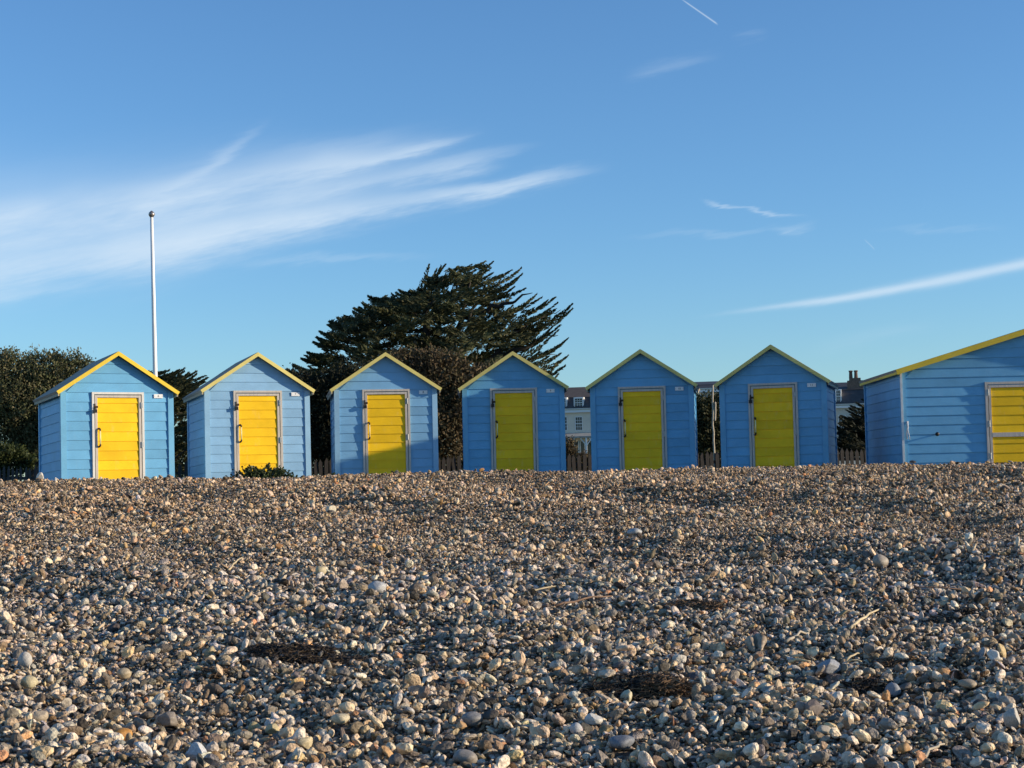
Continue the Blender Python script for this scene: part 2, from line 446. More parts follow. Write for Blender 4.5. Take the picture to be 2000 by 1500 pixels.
# ------------------------------------------------------------------ beach huts
PITCHZ = 0.1532
MESHCACHE = {}
def shared(name, key, builder, mat, parent, loc=(0, 0, 0)):
    """an object that shares one mesh with all alike pieces"""
    if key not in MESHCACHE:
        mb = MB(); builder(mb)
        o = mb.build(name, mat, parent); MESHCACHE[key] = o.data
    else:
        o = link(bpy.data.objects.new(name, MESHCACHE[key]), parent)
    o.location = loc
    return o
def lap_front(x0, x1, h, hw=None, slope=None, zr=None, z0=0.0):
    """feather-edged board on the front face (faces -y); clipped to the roof slope in the gable"""
    def f(mb):
        top = h + 0.018
        def xs(z):
            if slope is None: return x0, x1
            lim = max(0.004, (zr - 0.02 - (z0 + z)) / slope)
            return max(x0, -lim), min(x1, lim)
        a0, a1 = xs(0.0); b0, b1 = xs(top)
        v = [(a0, -0.022, 0), (a1, -0.022, 0), (a1, -0.004, 0), (a0, -0.004, 0),
             (b0, -0.009, top), (b1, -0.009, top), (b1, -0.003, top), (b0, -0.003, top)]
        mb.add(v, [(0, 3, 2, 1), (4, 5, 6, 7), (0, 1, 5, 4), (1, 2, 6, 5), (2, 3, 7, 6), (3, 0, 4, 7)])
    return f
def lap_side(sgn, y0, y1, h):
    def f(mb):
        top = h + 0.018
        v = [(sgn * 0.020, y0, 0), (sgn * 0.020, y1, 0), (sgn * 0.004, y1, 0), (sgn * 0.004, y0, 0),
             (sgn * 0.009, y0, top), (sgn * 0.009, y1, top), (sgn * 0.003, y1, top), (sgn * 0.003, y0, top)]
        mb.add(v, [(0, 3, 2, 1), (4, 5, 6, 7), (0, 1, 5, 4), (1, 2, 6, 5), (2, 3, 7, 6), (3, 0, 4, 7)])
    return f
def digits(text, size, parent, loc):
    cu = bpy.data.curves.new('digit', 'FONT'); cu.body = text; cu.size = size; cu.align_x = 'CENTER'; cu.align_y = 'CENTER'; cu.extrude = 0.001
    o = bpy.data.objects.new('digit', cu); COL.objects.link(o)
    dg = bpy.context.evaluated_depsgraph_get()
    me = bpy.data.meshes.new_from_object(o.evaluated_get(dg)); bpy.data.objects.remove(o)
    me.name = 'digit'; me.materials.clear(); me.materials.append(M['ink'])
    q = link(bpy.data.objects.new('digit', me), parent); q.location = loc; q.rotation_euler = (R(90), 0, 0)
    return q

def make_hut(name, label, X, Y, th, zr_rel, number=None, hw=0.88, dep=1.6, bw=0.99, He=0.649, o=0.137, hfloor=2.42,
             door=(-0.417, 0.423), Hd=0.647, barge_h=0.058, big=False, bmat='bargepale', fmat='frame', wmat='blue', tmat='bluetrim', group=None, cat='beach hut'):
    zr = hfloor                                    # local height of the ridge above the floor
    root = empty(name, (X, Y, EYE[2] + zr_rel - zr), -th)
    tag(root, label, cat, group)
    sl = He / bw
    rt = 0.034                                      # roof thickness
    wall_top = lambda x: zr - rt / math.cos(math.atan(sl)) - 0.004 - sl * abs(x)
    d0, d1 = door
    # inner shell behind the boards
    mb = MB()
    mb.prism([(-hw + .004, 0.01), (hw - .004, 0.01), (hw - .004, wall_top(hw)), (0, wall_top(0)), (-hw + .004, wall_top(hw))], 0.0, dep)
    mb.build('wall_shell', M[wmat], root)
    key = (hw, dep, sl, hfloor, door, wmat)
    # front boards: bottom edges at fixed courses below the ridge
    k = 0
    courses = []
    z = zr - 0.652
    while z - PITCHZ > -0.05: z -= PITCHZ
    while z < zr - 0.06:
        courses.append(z); z += PITCHZ
    for i, z in enumerate(courses):
        top = z + PITCHZ
        if top <= zr - Hd + 0.03:                   # beside the door
            for nm, a, c in (('plank', -hw + .058, d0 + .01), ('plank', d1 - .01, hw - .058)):
                shared(nm, key + ('f', round(a, 3)), lap_front(a, c, PITCHZ), M[wmat], root, (0, 0, z))
        else:
            lim = wall_top(hw)
            if top + .02 < lim:
                shared('plank', key + ('ff',), lap_front(-hw + .058, hw - .058, PITCHZ), M[wmat], root, (0, 0, z))
            else:
                hh = min(PITCHZ, zr - rt - 0.03 - z - 0.018)
                if hh < 0.03: continue
                shared('plank', key + ('g', i), lap_front(-hw + .058 if z < lim else -hw, hw - .058 if z < lim else hw, hh, None, sl, zr - rt * 1.2, z), M[wmat], root, (0, 0, z))
    # side boards
    for sgn in (-1, 1):
        for z in courses:
            if z + PITCHZ + .02 > wall_top(hw) + 0.02: break
            shared('side_plank', key + ('s', sgn), lap_side(sgn, .05, dep - .05, PITCHZ), M[wmat], root, (sgn * hw, 0, z))
        # the top course is trimmed under the eaves
        h = wall_top(hw) - z - 0.02
        if h > 0.02:
            shared('side_plank', key + ('st', sgn), lap_side(sgn, .05, dep - .05, h), M[wmat], root, (sgn * hw, 0, z))
        # corner trims: front face, side face, rear
        mb = MB(); zt = wall_top(hw) - .002
        a, c = sgn * (hw - .058), sgn * (hw + .033)
        mb.box(min(a, c), max(a, c), -.040, -.002, 0.0, zt - .033 * sl)
        mb.build('corner_trim', M[tmat], root)
        if big:
            mb = MB(); a, c = sgn * (hw - .003), sgn * (hw + .0325); mb.box(min(a, c), max(a, c), -.058, -.041, 0.0, zt - .034 * sl)
            mb.build('corner_bead', M['bead'], root)
        mb = MB(); a, c = sgn * (hw + .001), sgn * (hw + .0335)
        mb.box(min(a, c), max(a, c), 0.0, .05, 0.0, zt - .034 * sl)
        mb.build('corner_trim', M[tmat], root)
        mb = MB(); a, c = sgn * (hw + .001), sgn * (hw + .0335)
        mb.box(min(a, c), max(a, c), dep - .05, dep + .02, 0.0, zt - .034 * sl)
        mb.build('corner_trim', M[tmat], root)
    mb = MB(); mb.prism([(-hw, 0.02), (hw, 0.02), (hw, wall_top(hw) - .004), (0, wall_top(0) - .004), (-hw, wall_top(hw) - .004)], dep + .001, dep + .018)
    mb.build('back_wall', M[wmat], root)
    # roof slabs, barge boards, eaves fascias
    ang = math.atan(sl); ca_, sa_ = math.cos(ang), math.sin(ang)
    L = bw / ca_
    for sgn in (-1, 1):
        mb = MB()
        p = [(0, zr), (sgn * bw, zr - He), (sgn * (bw - sa_ * rt), zr - He - ca_ * rt), (0, zr - rt / ca_)]
        mb.prism(p, -o + .021, dep + .07)
        rf = mb.build('roof_slope', M['felt'], root)
        nlap = 3 if not big else 4                  # overlapping felt strips
        for i in range(nlap):
            t0, t1 = L * (i + .02) / nlap, L * (i + 1.0) / nlap
            mb = MB(); lift = .003 + .002 * (nlap - i)
            q = [(sgn * (t * ca_ + l * sa_), zr - t * sa_ + l * ca_) for t, l in ((t0, .001), (t1, .001), (t1, lift), (t0, lift))]
            mb.prism(q, -o + .024, dep + .068)
            mb.build('felt_strip', M['felt'], rf)
        mb = MB()
        bh = barge_h
        p = [(0, zr + .006), (sgn * (bw + .004), zr - He + .004), (sgn * (bw + .004 - sa_ * bh), zr - He + .004 - ca_ * bh), (0, zr + .006 - bh / ca_)]
        mb.prism(p, -o, -o + .020)
        mb.build('barge_board', M[bmat], root)
        mb = MB()
        x0, x1 = sgn * (bw - sa_ * rt - .026), sgn * (bw - sa_ * rt - .004)
        zt = zr - He - ca_ * rt + .010
        mb.box(min(x0, x1), max(x0, x1), -o + .022, dep + .06, zt - .052, zt)
        mb.build('eaves_fascia', M['barge'] if big else M['fascia'], root)
    # door frame
    fw = .036 if not big else .040
    ztop = zr - Hd
    for a, c in ((d0, d0 + fw), (d1 - fw, d1)):
        mb = MB(); mb.box(a, c, -.047, -.003, 0.0, ztop); mb.build('frame_post', M[fmat], root)
    mb = MB(); mb.box(d0 + fw + .001, d1 - fw - .001, -.047, -.003, ztop - fw, ztop - .001); mb.build('frame_head', M[fmat], root)
    # door leaves
    leaves = [(d0 + fw + .011, d1 - fw - .011)] if not big else [(d0 + fw + .012, (d0 + d1) / 2 - .006), ((d0 + d1) / 2 + .006, d1 - fw - .012)]
    for li, (a, c) in enumerate(leaves):
        t = ztop - fw - .014
        mb = MB(); mb.box(a, c, -.012, -.004, .03, t)
        dr = mb.build('door', M['yellow'], root)
        ew = .038
        mb = MB(); mb.box(a, a + ew, -.043, -.0125, .03, t); mb.build('edging', M['frame'], dr)
        mb = MB(); mb.box(c - ew, c, -.043, -.0125, .03, t); mb.build('edging', M['frame'], dr)
        mb = MB(); mb.box(a + ew + .001, c - ew - .001, -.0425, -.0125, t - ew, t - .001); mb.build('edging', M['frame'], dr)
        rails = []
        if big:
            zrail = zr_big_rail
            mb = MB(); mb.box(a + ew + .001, c - ew - .001, -.045, -.0125, zrail - .035, zrail + .035); mb.build('middle_rail', M['frame'], dr)
        z = zr - 0.652 - .020
        while z > 0.05: z -= PITCHZ
        z += PITCHZ
        while z < t - ew - .02:
            h = min(PITCHZ, t - ew - z - .022)
            if h > .02:
                ob = shared('plank', key + ('d', li, round(h, 3)), lap_front(a + ew + .001, c - ew - .001, h), M['yellow'], dr, (0, -.0085, z))
            z += PITCHZ
        # hinges on the right of a single leaf, on the outer side of a pair
        hx = c + .003 if (not big or li == 1) else a - .003
        for hh in ((.86, 1.50) if not big else (Hd + .17, Hd + .68, Hd + 1.2)):
            mb = MB(); mb.tube([(hx, -.052, zr - hh - .05), (hx, -.052, zr - hh + .05)], .009, 8)
            mb.box(hx - .022, hx + .024, -.0500, -.0475, zr - hh - .04, zr - hh + .04)
            mb.build('hinge', M['steel'], dr)
        if not big:
            # pull handle: yellow bar on two dark bent ends
            hx = a + .069; z0, z1 = zr - 1.525, zr - 1.235
            mb = MB(); mb.tube([(hx - .012, -.036, z1), (hx - .008, -.066, z1 - .004), (hx, -.080, z1 - .016), (hx, -.082, z1 - .040)], [.017, .016, .015, .013], 8)
            hd = mb.build('handle_end', M['rust'], dr, True)
            mb = MB(); mb.tube([(hx - .012, -.036, z0), (hx - .008, -.066, z0 + .004), (hx, -.080, z0 + .016), (hx, -.082, z0 + .040)], [.017, .016, .015, .013], 8)
            mb.build('handle_end', M['rust'], dr, True)
            mb = MB(); mb.tube([(hx, -.082, z1 - .038), (hx, -.082, z0 + .038)], .011, 8)
            mb.build('handle_bar', M['handlebar'], dr, True)
            # hasp, staple and padlock
            px_, pz = a - .004, zr - .92
            mb = MB(); mb.box(px_ - .016, px_ + .052, -.0515, -.0475, pz + .015, pz + .050)
            mb.box(px_ - .012, px_ + .010, -.0575, -.0515, pz - .01, pz + .085)
            mb.build('hasp', M['rust'], dr)
            mb = MB(); mb.box(px_ - .028, px_ + .028, -.088, -.060, pz - .062, pz - .010)
            mb.tube([(px_ - .014, -.073, pz - .011), (px_ - .014, -.073, pz + .016), (px_, -.073, pz + .026), (px_ + .014, -.073, pz + .016), (px_ + .014, -.073, pz - .011)], .0045, 6)
            mb.build('padlock', M['black'], dr)
    if number:
        xc, zc = .665, zr - .708
        mb = MB(); mb.box(xc - .073, xc + .073, -.034, -.0275, zc - .032, zc + .032)
        pl = mb.build('number_plate', M['white'], root)
        digits(number, .052, pl, (xc, -.0352, zc))
        for sx in (-.062, .062):
            mb = MB(); mb.box(xc + sx - .004, xc + sx + .004, -.0362, -.0341, zc - .004, zc + .004); mb.build('screw', M['steel'], pl)
    return root

zr_big_rail = 0
huts = [(-6.347, 26.179, -28.03, 2.243), (-4.36, 27.855, -21.43, 2.319), (-2.242, 28.839, -8.69, 2.351),
        (0.019, 29.087, -1.99, 2.337), (2.288, 28.751, 7.91, 2.298), (4.463, 27.862, 16.2, 2.257)]
hut_labels = ['sunlit blue hut with bright yellow door in front of the white flagpole',
              'pale sunlit blue hut with a dark green shrub before its yellow door',
              'blue hut half in shade, right of the shrub-fronted hut, sunlit yellow door',
              'mostly shaded blue hut with a small sunlit patch on its left boards',
              'fully shaded blue hut with olive-yellow door, right of the white house gap',
              'shaded blue hut next to the large wide hut, its right side wall visible']
HUTS = []
for (X, Y, t, z), lb, num in zip(huts, hut_labels, ('6', '7', '8', '9', '10', '11')):
    HUTS.append(make_hut('beach_hut', lb, X, Y, R(t), z, num, group='small blue beach huts in a curved row', bmat='barge' if num == '6' else 'bargepale', fmat='framepale' if num == '6' else 'frame', wmat={'7': 'blue2', '8': 'blue3'}.get(num, 'blue'), tmat={'7': 'trim2', '8': 'trim2'}.get(num, 'bluetrim')))

for h_, tilt in zip(HUTS[:3], (-1.7, -1.5, -.6)): h_.rotation_euler.x = R(tilt)     # settled backwards on the bank
BIG_TH = R(1.3)
hb = 2.2
corner = at(1763, 815, 26.5)
bx = corner[0] + hb * math.cos(BIG_TH); by = corner[1] - hb * math.sin(BIG_TH)
BIGF = 2.50
big_zr = 2.365
zr_big_rail = BIGF - big_zr + (918 - 845) / FPX * 26.45
big = make_hut('large_beach_hut', 'large wide blue hut with double yellow doors, cut off by the picture edge', bx, by, BIG_TH, big_zr, None,
               hw=hb, dep=3.0, bw=2.31, He=0.671, o=0.15, hfloor=BIGF, door=(-0.86, 0.86), Hd=big_zr - 1.468, barge_h=.088, big=True, bmat='barge')
# black ring bolt and a hanging cord on its front
kb = at(1829.6, 848, 26.45)
lx = (kb[0] - bx) * math.cos(BIG_TH) - (kb[1] - by) * math.sin(BIG_TH)
lz = kb[2] - big.location.z
mb = MB(); mb.tube([(lx, -.015, lz), (lx, -.075, lz)], [.012, .012], 8); mb.tube([(lx, -.075, lz), (lx, -.095, lz)], [.034, .030], 12)
mb.build('door_stay_knob', M['black'], big, True)
lx = -hb + .05; lz0 = at(1768, 823, 26.45)[2] - big.location.z
mb = MB(); mb.tube([(lx + .01, -.055, lz0), (lx + .012, -.062, lz0 - .10), (lx - .006, -.060, lz0 - .20), (lx + .004, -.058, lz0 - .29)], [.016, .013, .011, .008], 6)
mb.tube([(lx + .02, -.055, lz0), (lx + .006, -.066, lz0 - .12), (lx + .028, -.062, lz0 - .22), (lx + .04, -.058, lz0 - .30)], [.009, .009, .008, .006], 6)
mb.build('cord', plain('pale_cord', (0.55, 0.55, 0.57), .8, .1, 30), big, True)

# ------------------------------------------------------------------ flagpole
pb = at(303.2, 735, 34.0); pt_ = at(296.2, 424, 34.0)
lean = (pt_[0] - pb[0]) / (pt_[2] - pb[2])
gz = float(ground(pb[0], 34.0)); Hp = pt_[2] - gz
fp = empty('flagpole', (pb[0] - lean * (pb[2] - gz), 34.0, gz))
mb = MB(); mb.tube([(lean * h, 0, h) for h in (0, Hp * .35, Hp * .7, Hp)], [.055, .049, .042, .034], 16); mb.build('pole', M['polewhite'], fp, True)
mb = MB()
mb.tube([(lean * Hp, 0, Hp + h) for h in (-.005, .012, .03, .06, .09, .115, .135)], [.036, .045, .058, .068, .058, .035, .010], 14)
mb.build('finial', plain('grey_metal_finial', (.32, .28, .25), .35, .2, 12, .7), fp, True)
mb = MB(); mb.box(-.12, .12, -.12, .12, -.05, .12); mb.tube([(0, 0, .12), (0, 0, .3)], [.085, .08], 12); mb.build('base', M['steel'], fp)
mb = MB(); zc = 1.25; mb.box(-.02 + lean * zc, .02 + lean * zc, -.066, -.050, zc - .09, zc + .09); mb.build('cleat', M['black'], fp)
tag(fp, 'tall white flagpole with a grey ball finial behind the leftmost hut', 'flagpole')

# ------------------------------------------------------------------ picket fence behind the huts
def fence(name, label, x0, x1, Y0, Y1, top, pitch, w, seed, mat):
    rg = random.Random(seed)
    root = empty(name, (x0, Y0, float(ground(x0, Y0)))); tag(root, label, 'fence')
    L = math.hypot(x1 - x0, Y1 - Y0); ang = math.atan2(Y1 - Y0, x1 - x0); root.rotation_euler = (0, 0, ang)
    H = top + EYE[2] - root.location.z
    def pk(mb): mb.prism([(-w / 2, 0), (w / 2, 0), (w / 2, H - .07), (0, H), (-w / 2, H - .07)], -.010, .010)
    n = int(L / pitch)
    for i in range(n + 1):
        o = shared('picket', (name, 'p'), pk, mat, root, (i * pitch + rg.uniform(-.012, .012), -.032, rg.uniform(-.03, .02)))
        o.rotation_euler = (rg.uniform(-.02, .02), rg.uniform(-.03, .03), 0)
    def rl(mb): mb.box(0, L, -.020, .020, -.03, .03)
    for z in (.22, H - .22): shared('rail', (name, 'r'), rl, mat, root, (0, 0, z))
    def ps(mb): mb.box(-.045, .045, .021, .11, -.2, H - .04)
    for i in range(int(L / 1.8) + 1): shared('post', (name, 'q'), ps, mat, root, (i * 1.8, 0, 0))
    return root
fence('picket_fence', 'weathered grey picket fence running behind the huts', -8.4, 7.6, 31.2, 33.2, .55, .104, .07, 3, M['weathered'])
fence('paling_fence', 'dark paling fence under the clipped green bush beside the leftmost hut', at(-60, 920, 30)[0], at(92, 920, 30)[0], 30.0, 30.2, .50, .078, .045, 5,
      plain('dark_paling', (.075, .068, .06), .9, .4, 7, mscale=(6, 6, 1)))

# ------------------------------------------------------------------ vegetation
def diamonds(C, D, L, W, curl=0.0):
    """one leaf-shaped quad per row: centre, direction, length, width"""
    n = len(C)
    rnd = RNG.normal(size=(n, 3)); S = np.cross(D, rnd); S /= np.linalg.norm(S, axis=1, keepdims=True) + 1e-9
    N = np.cross(S, D)
    a = C - D * (L / 2)[:, None]; c = C + D * (L / 2)[:, None]
    mid = C + N * (curl * L)[:, None] if np.ndim(curl) else C
    b_ = mid + S * (W / 2)[:, None]; d_ = mid - S * (W / 2)[:, None]
    V = np.empty((n * 4, 3)); V[0::4] = a; V[1::4] = b_; V[2::4] = c; V[3::4] = d_
    return V
def leaf_object(name, V, mat, parent):
    n = len(V) // 4
    return npmesh(name, V, np.arange(n * 4).reshape(n, 4), mat, parent)
def unit(v): return v / (np.linalg.norm(v, axis=-1, keepdims=True) + 1e-9)
def plume(b, t, r, n, L=(.12, .26), W=(.035, .06), up=.15, shape=.7):
    """a feathery spray of scale foliage from b to t"""
    b = np.asarray(b, float); t = np.asarray(t, float); ax = t - b; ln = np.linalg.norm(ax); a = ax / ln
    s = RNG.random(n) ** 0.8
    rad = unit(np.cross(RNG.normal(size=(n, 3)), a)); rr = r * np.sqrt(RNG.random(n)) * np.clip(1.05 - s, .06, 1) ** shape * np.clip(s * 5 + .35, 0, 1)
    off = rad * rr[:, None]; off[:, 2] *= .62
    bow = np.array([0, 0, -1.0]) * (.10 * ln * np.sin(np.pi * s))[:, None]
    C = b + ax * s[:, None] + off + bow
    D = unit(a * .9 + rad * RNG.uniform(.1, .55, n)[:, None] + RNG.normal(size=(n, 3)) * .22 + np.array([0, 0, up]))
    l = RNG.uniform(*L, n) * (1.05 - .35 * s)
    return diamonds(C, D, l, RNG.uniform(*W, n))
def inside(px, py, poly):
    n = len(poly); c = False; j = n - 1
    for i in range(n):
        xi, yi = poly[i]; xj, yj = poly[j]
        if (yi > py) != (yj > py) and px < (xj - xi) * (py - yi) / (yj - yi) + xi: c = not c
        j = i
    return c
def limb(mb, pts, r0, r1, n=7, wob=.06):
    pts = [np.asarray(p, float) for p in pts]
    out = []
    for i in range(len(pts) - 1):
        for k in range(4):
            t = k / 4; out.append(pts[i] * (1 - t) + pts[i + 1] * t + RNG.normal(size=3) * wob * (1 if (i or k) else 0))
    out.append(pts[-1])
    m_ = len(out); mb.tube(out, [r0 + (r1 - r0) * i / (m_ - 1) for i in range(m_)], n)

M['cypress'] = leafmat('cypress_foliage', [(.028, .040, .020), (.045, .058, .026), (.075, .080, .034), (.125, .112, .050)], .7, .15)
M['cypress2'] = leafmat('cypress_foliage_small', [(.028, .036, .018), (.052, .058, .025), (.11, .10, .045)], .7, .12)
M['oak'] = leafmat('holm_oak_foliage', [(.066, .080, .036), (.108, .118, .052), (.150, .142, .068), (.18, .15, .085)], .7, .2)
M['brownleaf'] = leafmat('brown_shrub_foliage', [(.042, .038, .020), (.088, .068, .038), (.140, .094, .052), (.10, .09, .042)], .7, .15)
M['hedge'] = leafmat('hedge_foliage', [(.028, .040, .012), (.050, .066, .018), (.075, .085, .025)], .6, .2)
M['seakale'] = leafmat('coastal_shrub_leaves', [(.020, .034, .012), (.038, .058, .020), (.060, .080, .030), (.09, .10, .045)], .45, .15)
M['grass'] = leafmat('dry_grass', [(.10, .10, .035), (.17, .15, .06), (.08, .10, .03)], .7, .3)

# --- big wind-swept cypress
YC = 55.0
tree = empty('cypress_tree', tuple(at(828, 938, YC)[:2]) + (float(ground(0, YC)),))
tag(tree, 'large dark wind-swept cypress tree towering behind the middle huts', 'tree')
def tp(px, py, dep=0.0):                               # relative to the tree's base
    return at(px, py, YC + dep) - np.array(tree.location)
tipsL = [(588, 700), (600, 688), (612, 668), (618, 658), (624, 647), (640, 634), (643, 627), (659, 620), (672, 617), (689, 608), (691, 602), (708, 591), (719, 578), (734, 582), (740, 588),
         (764, 581), (779, 566), (800, 567), (816, 564), (825, 549), (830, 540), (640, 650), (606, 690), (655, 630), (700, 600), (735, 592), (560, 722), (572, 712)]
tipsR = [(853, 525), (862, 519), (870, 516), (893, 522), (910, 522), (923, 515), (940, 514), (949, 510), (963, 511), (958, 524), (964, 532), (1000, 527), (1019, 523), (1021, 534), (1014, 542), (990, 556),
         (1005, 560), (1027, 563), (1050, 573), (1034, 589), (1018, 597), (1011, 602), (1008, 614), (1059, 580), (1070, 586), (1085, 580), (1090, 590), (1118, 593), (1119, 602), (1100, 608), (1085, 623), (1097, 633),
         (1080, 637), (1091, 644), (1110, 660), (1098, 670), (1054, 687), (1077, 684), (1095, 690), (1110, 694), (1104, 714), (1091, 730), (1098, 704), (1070, 650), (1060, 665)]
crown_poly = [(556, 730), (588, 702), (612, 670), (643, 630), (689, 606), (719, 582), (779, 570), (816, 566), (832, 542), (853, 527), (923, 518), (963, 514), (962, 540), (985, 552), (972, 566), (1000, 582),
              (980, 604), (985, 624), (1020, 634), (1045, 606), (1075, 592), (1090, 604), (1062, 640), (1050, 656), (1010, 668), (985, 686), (1040, 706), (1065, 722), (1070, 740), (1000, 770), (560, 790)]
V = []
for tips, side in ((tipsL, -1), (tipsR, 1)):
    for (x, y) in tips:
        for rep in range(2 if side < 0 or random.random() < .35 else 1):
            ln = random.uniform(40, 66) if side < 0 else random.uniform(60, 105)
            if side < 0: ang = R(random.uniform(8, 38)); bx_, by_ = x + ln * math.cos(ang), y + ln * math.sin(ang) * .75
            else:
                if rep: x, y = x - random.uniform(14, 34), y + random.uniform(-2, 12)
                ang = R(random.uniform(12, 34) + max(0, (940 - x)) * .4); bx_, by_ = x - ln * math.cos(ang), y + ln * math.sin(ang)
            dpt = random.gauss(0, .9)
            V.append(plume(tp(bx_, by_, dpt + random.gauss(0, .4)), tp(x, y, dpt), random.uniform(.15, .22) * (1.25 if side < 0 else (1.1 if rep == 0 else 1.5)), 210, L=(.10, .20), shape=.6 if side < 0 else .9))
limbs = [[(828, 935), (826, 800), (828, 690), (835, 620), (858, 565), (872, 528)], [(834, 780), (868, 690), (910, 620), (950, 560), (990, 540)],
         [(850, 790), (905, 735), (960, 700), (1000, 655), (1055, 620), (1095, 605)], [(880, 760), (960, 725), (1020, 700), (1085, 692)],
         [(828, 700), (780, 650), (740, 620), (705, 605)], [(827, 740), (760, 690), (690, 660), (640, 645)], [(827, 780), (740, 735), (660, 715), (600, 700)],
         [(832, 640), (800, 600), (785, 575)], [(868, 690), (890, 640), (915, 570), (925, 530)], [(910, 620), (960, 600), (1010, 585), (1040, 572)], [(950, 705), (990, 690), (1050, 665), (1090, 655)]]
mb = MB(); P3 = []
for i, lb in enumerate(limbs):
    dz_ = random.uniform(-1.6, 1.6)
    pts = [tp(x, y, dz_ * k / len(lb)) for k, (x, y) in enumerate(lb)]
    limb(mb, pts, .26 if i == 0 else .11, .010)
    P3.append((lb, dz_))
mb.build('trunk', M['bark'], tree, True)
cnt = 0
while cnt < 410:
    lb, dz_ = random.choice(P3); k = random.randrange(len(lb) - 1); t = random.random()
    if random.random() < .3 and k == 0: continue
    x = lb[k][0] * (1 - t) + lb[k + 1][0] * t + random.gauss(0, 42); y = lb[k][1] * (1 - t) + lb[k + 1][1] * t + random.gauss(0, 20)
    if not inside(x, y, crown_poly) or y > 745: continue
    w = (x - 830) / 250.0
    ln = random.uniform(34, 78)
    ang = R(random.gauss(14, 12)); sx = 1 if random.random() < .5 + .6 * w else -1
    if sx < 0: ln *= .75
    tx, ty = x + sx * ln * math.cos(ang), y - ln * math.sin(ang)
    if not inside(tx, ty, crown_poly): continue
    dpt = random.gauss(0, 1.5)
    V.append(plume(tp(x, y, dpt), tp(tx, ty, dpt + random.gauss(0, .5)), random.uniform(.16, .30), 120)); cnt += 1
leaf_object('crown', np.concatenate(V), M['cypress'], tree)

# --- leafy crowns made of many small leaves on uneven lobes
def leaf_cloud(lobes, clumps, per, spread, L, W, floor=None, jitter=.12):
    out = []
    vol = np.array([l[3] * l[5] for l in lobes]); pr = vol / vol.sum()
    for c in range(clumps):
        l = lobes[RNG.choice(len(lobes), p=pr)]
        d = unit(RNG.normal(size=3)); d[1] = -abs(d[1]) if RNG.random() < .75 else d[1]
        rr = (1 - .45 * RNG.random() ** 2.0) * (1 + np.clip(RNG.normal(), -2, 1) * jitter * .7)
        cen = np.array(l[:3]) + d * np.array(l[3:6]) * rr
        if floor is not None and cen[2] < floor: continue
        C = cen + RNG.normal(size=(per, 3)) * spread
        D = unit(RNG.normal(size=(per, 3)) * .8 + d * .6 + np.array([0, 0, .35]))
        out.append(diamonds(C, D, RNG.uniform(*L, per), RNG.uniform(*W, per)))
    return np.concatenate(out)
def lobe(base, px, py, Y, rx, rz, ry=None):
    p = at(px, py, Y) - np.array(base); s = Y / FPX
    return (p[0], p[1], p[2], rx * s, (ry if ry else rx * s), rz * s)
def bushy(name, label, cat, trunk_px, Y, lobes, clumps, per, spread, L, W, mat, trunk_r=.12, group=None, part='crown'):
    base = at(trunk_px, 938, Y); g = float(ground(base[0], Y)); base = (base[0], base[1], g)
    root = empty(name, base); tag(root, label, cat, group)
    lb = [lobe(base, *a[:2], Y + (a[4] if len(a) > 4 else 0), a[2], a[3], a[5] if len(a) > 5 else None) for a in lobes]
    leaf_object(part, leaf_cloud(lb, clumps, per, spread, L, W, floor=.02), mat, root)
    mb = MB(); top = max(lb, key=lambda q: q[2] + q[5])
    limb(mb, [(0, 0, -.05), (top[0] * .2, top[1] * .2, top[2] * .45), (top[0] * .8, top[1] * .8, top[2])], trunk_r, trunk_r * .35)
    for q in lb:
        st = np.array([0, 0, max(.05, q[2] * .35)]); limb(mb, [st, (st + np.array(q[:3])) / 2 + np.array([0, 0, .05]), np.array(q[:3])], trunk_r * .55, trunk_r * .15, 6, .04)
    mb.build('trunk' if part == 'crown' else 'stem', M['bark'], root, True)
    return root
bushy('evergreen_tree', 'broad rounded grey-green evergreen tree at the far left', 'tree', 60, 46,
      [(20, 748, 70, 58), (95, 744, 62, 56), (150, 742, 46, 54), (172, 762, 30, 46), (-50, 752, 60, 60), (60, 790, 95, 60), (130, 800, 70, 70), (10, 820, 80, 70), (165, 790, 30, 50), (-70, 830, 60, 70), (90, 850, 70, 50)],
      3000, 34, .10, (.055, .11), (.03, .055), M['oak'], .2)
bushy('brown_shrub', 'tall brownish leafy shrub between the third and fourth small huts', 'shrub', 850, 40,
      [(855, 745, 60, 62), (800, 745, 60, 55), (900, 790, 62, 70), (940, 770, 50, 52), (860, 840, 70, 70), (760, 765, 50, 55), (980, 775, 35, 42)],
      1500, 34, .10, (.06, .13), (.03, .06), M['brownleaf'], .12)
bushy('dark_shrub', 'dark dense shrub filling the gap beside the second small hut', 'shrub', 640, 42,
      [(640, 790, 60, 62), (690, 775, 55, 60), (610, 820, 45, 80), (660, 860, 60, 60), (720, 790, 50, 60), (580, 770, 40, 40)],
      1300, 34, .10, (.06, .13), (.03, .06), leafmat('dark_shrub_foliage', [(.014, .018, .010), (.026, .028, .014), (.045, .040, .020)], .7, .1), .12)
bushy('clipped_bush', 'low rounded green bush above the dark paling fence at far left', 'shrub', 20, 31.5,
      [(14, 900, 50, 30), (-40, 905, 40, 30)], 420, 34, .05, (.04, .08), (.02, .04), M['hedge'], .05)
bushy('olive_bush', 'olive-green bush in the gap left of the hut beside the large hut', 'shrub', 1378, 42,
      [(1378, 810, 30, 34), (1390, 850, 34, 40), (1365, 860, 30, 40), (1400, 800, 22, 26), (1380, 890, 30, 30)], 620, 34, .09, (.06, .13), (.03, .06),
      leafmat('olive_bush_foliage', [(.03, .035, .014), (.06, .062, .024), (.10, .095, .045)], .6, .2), .08)
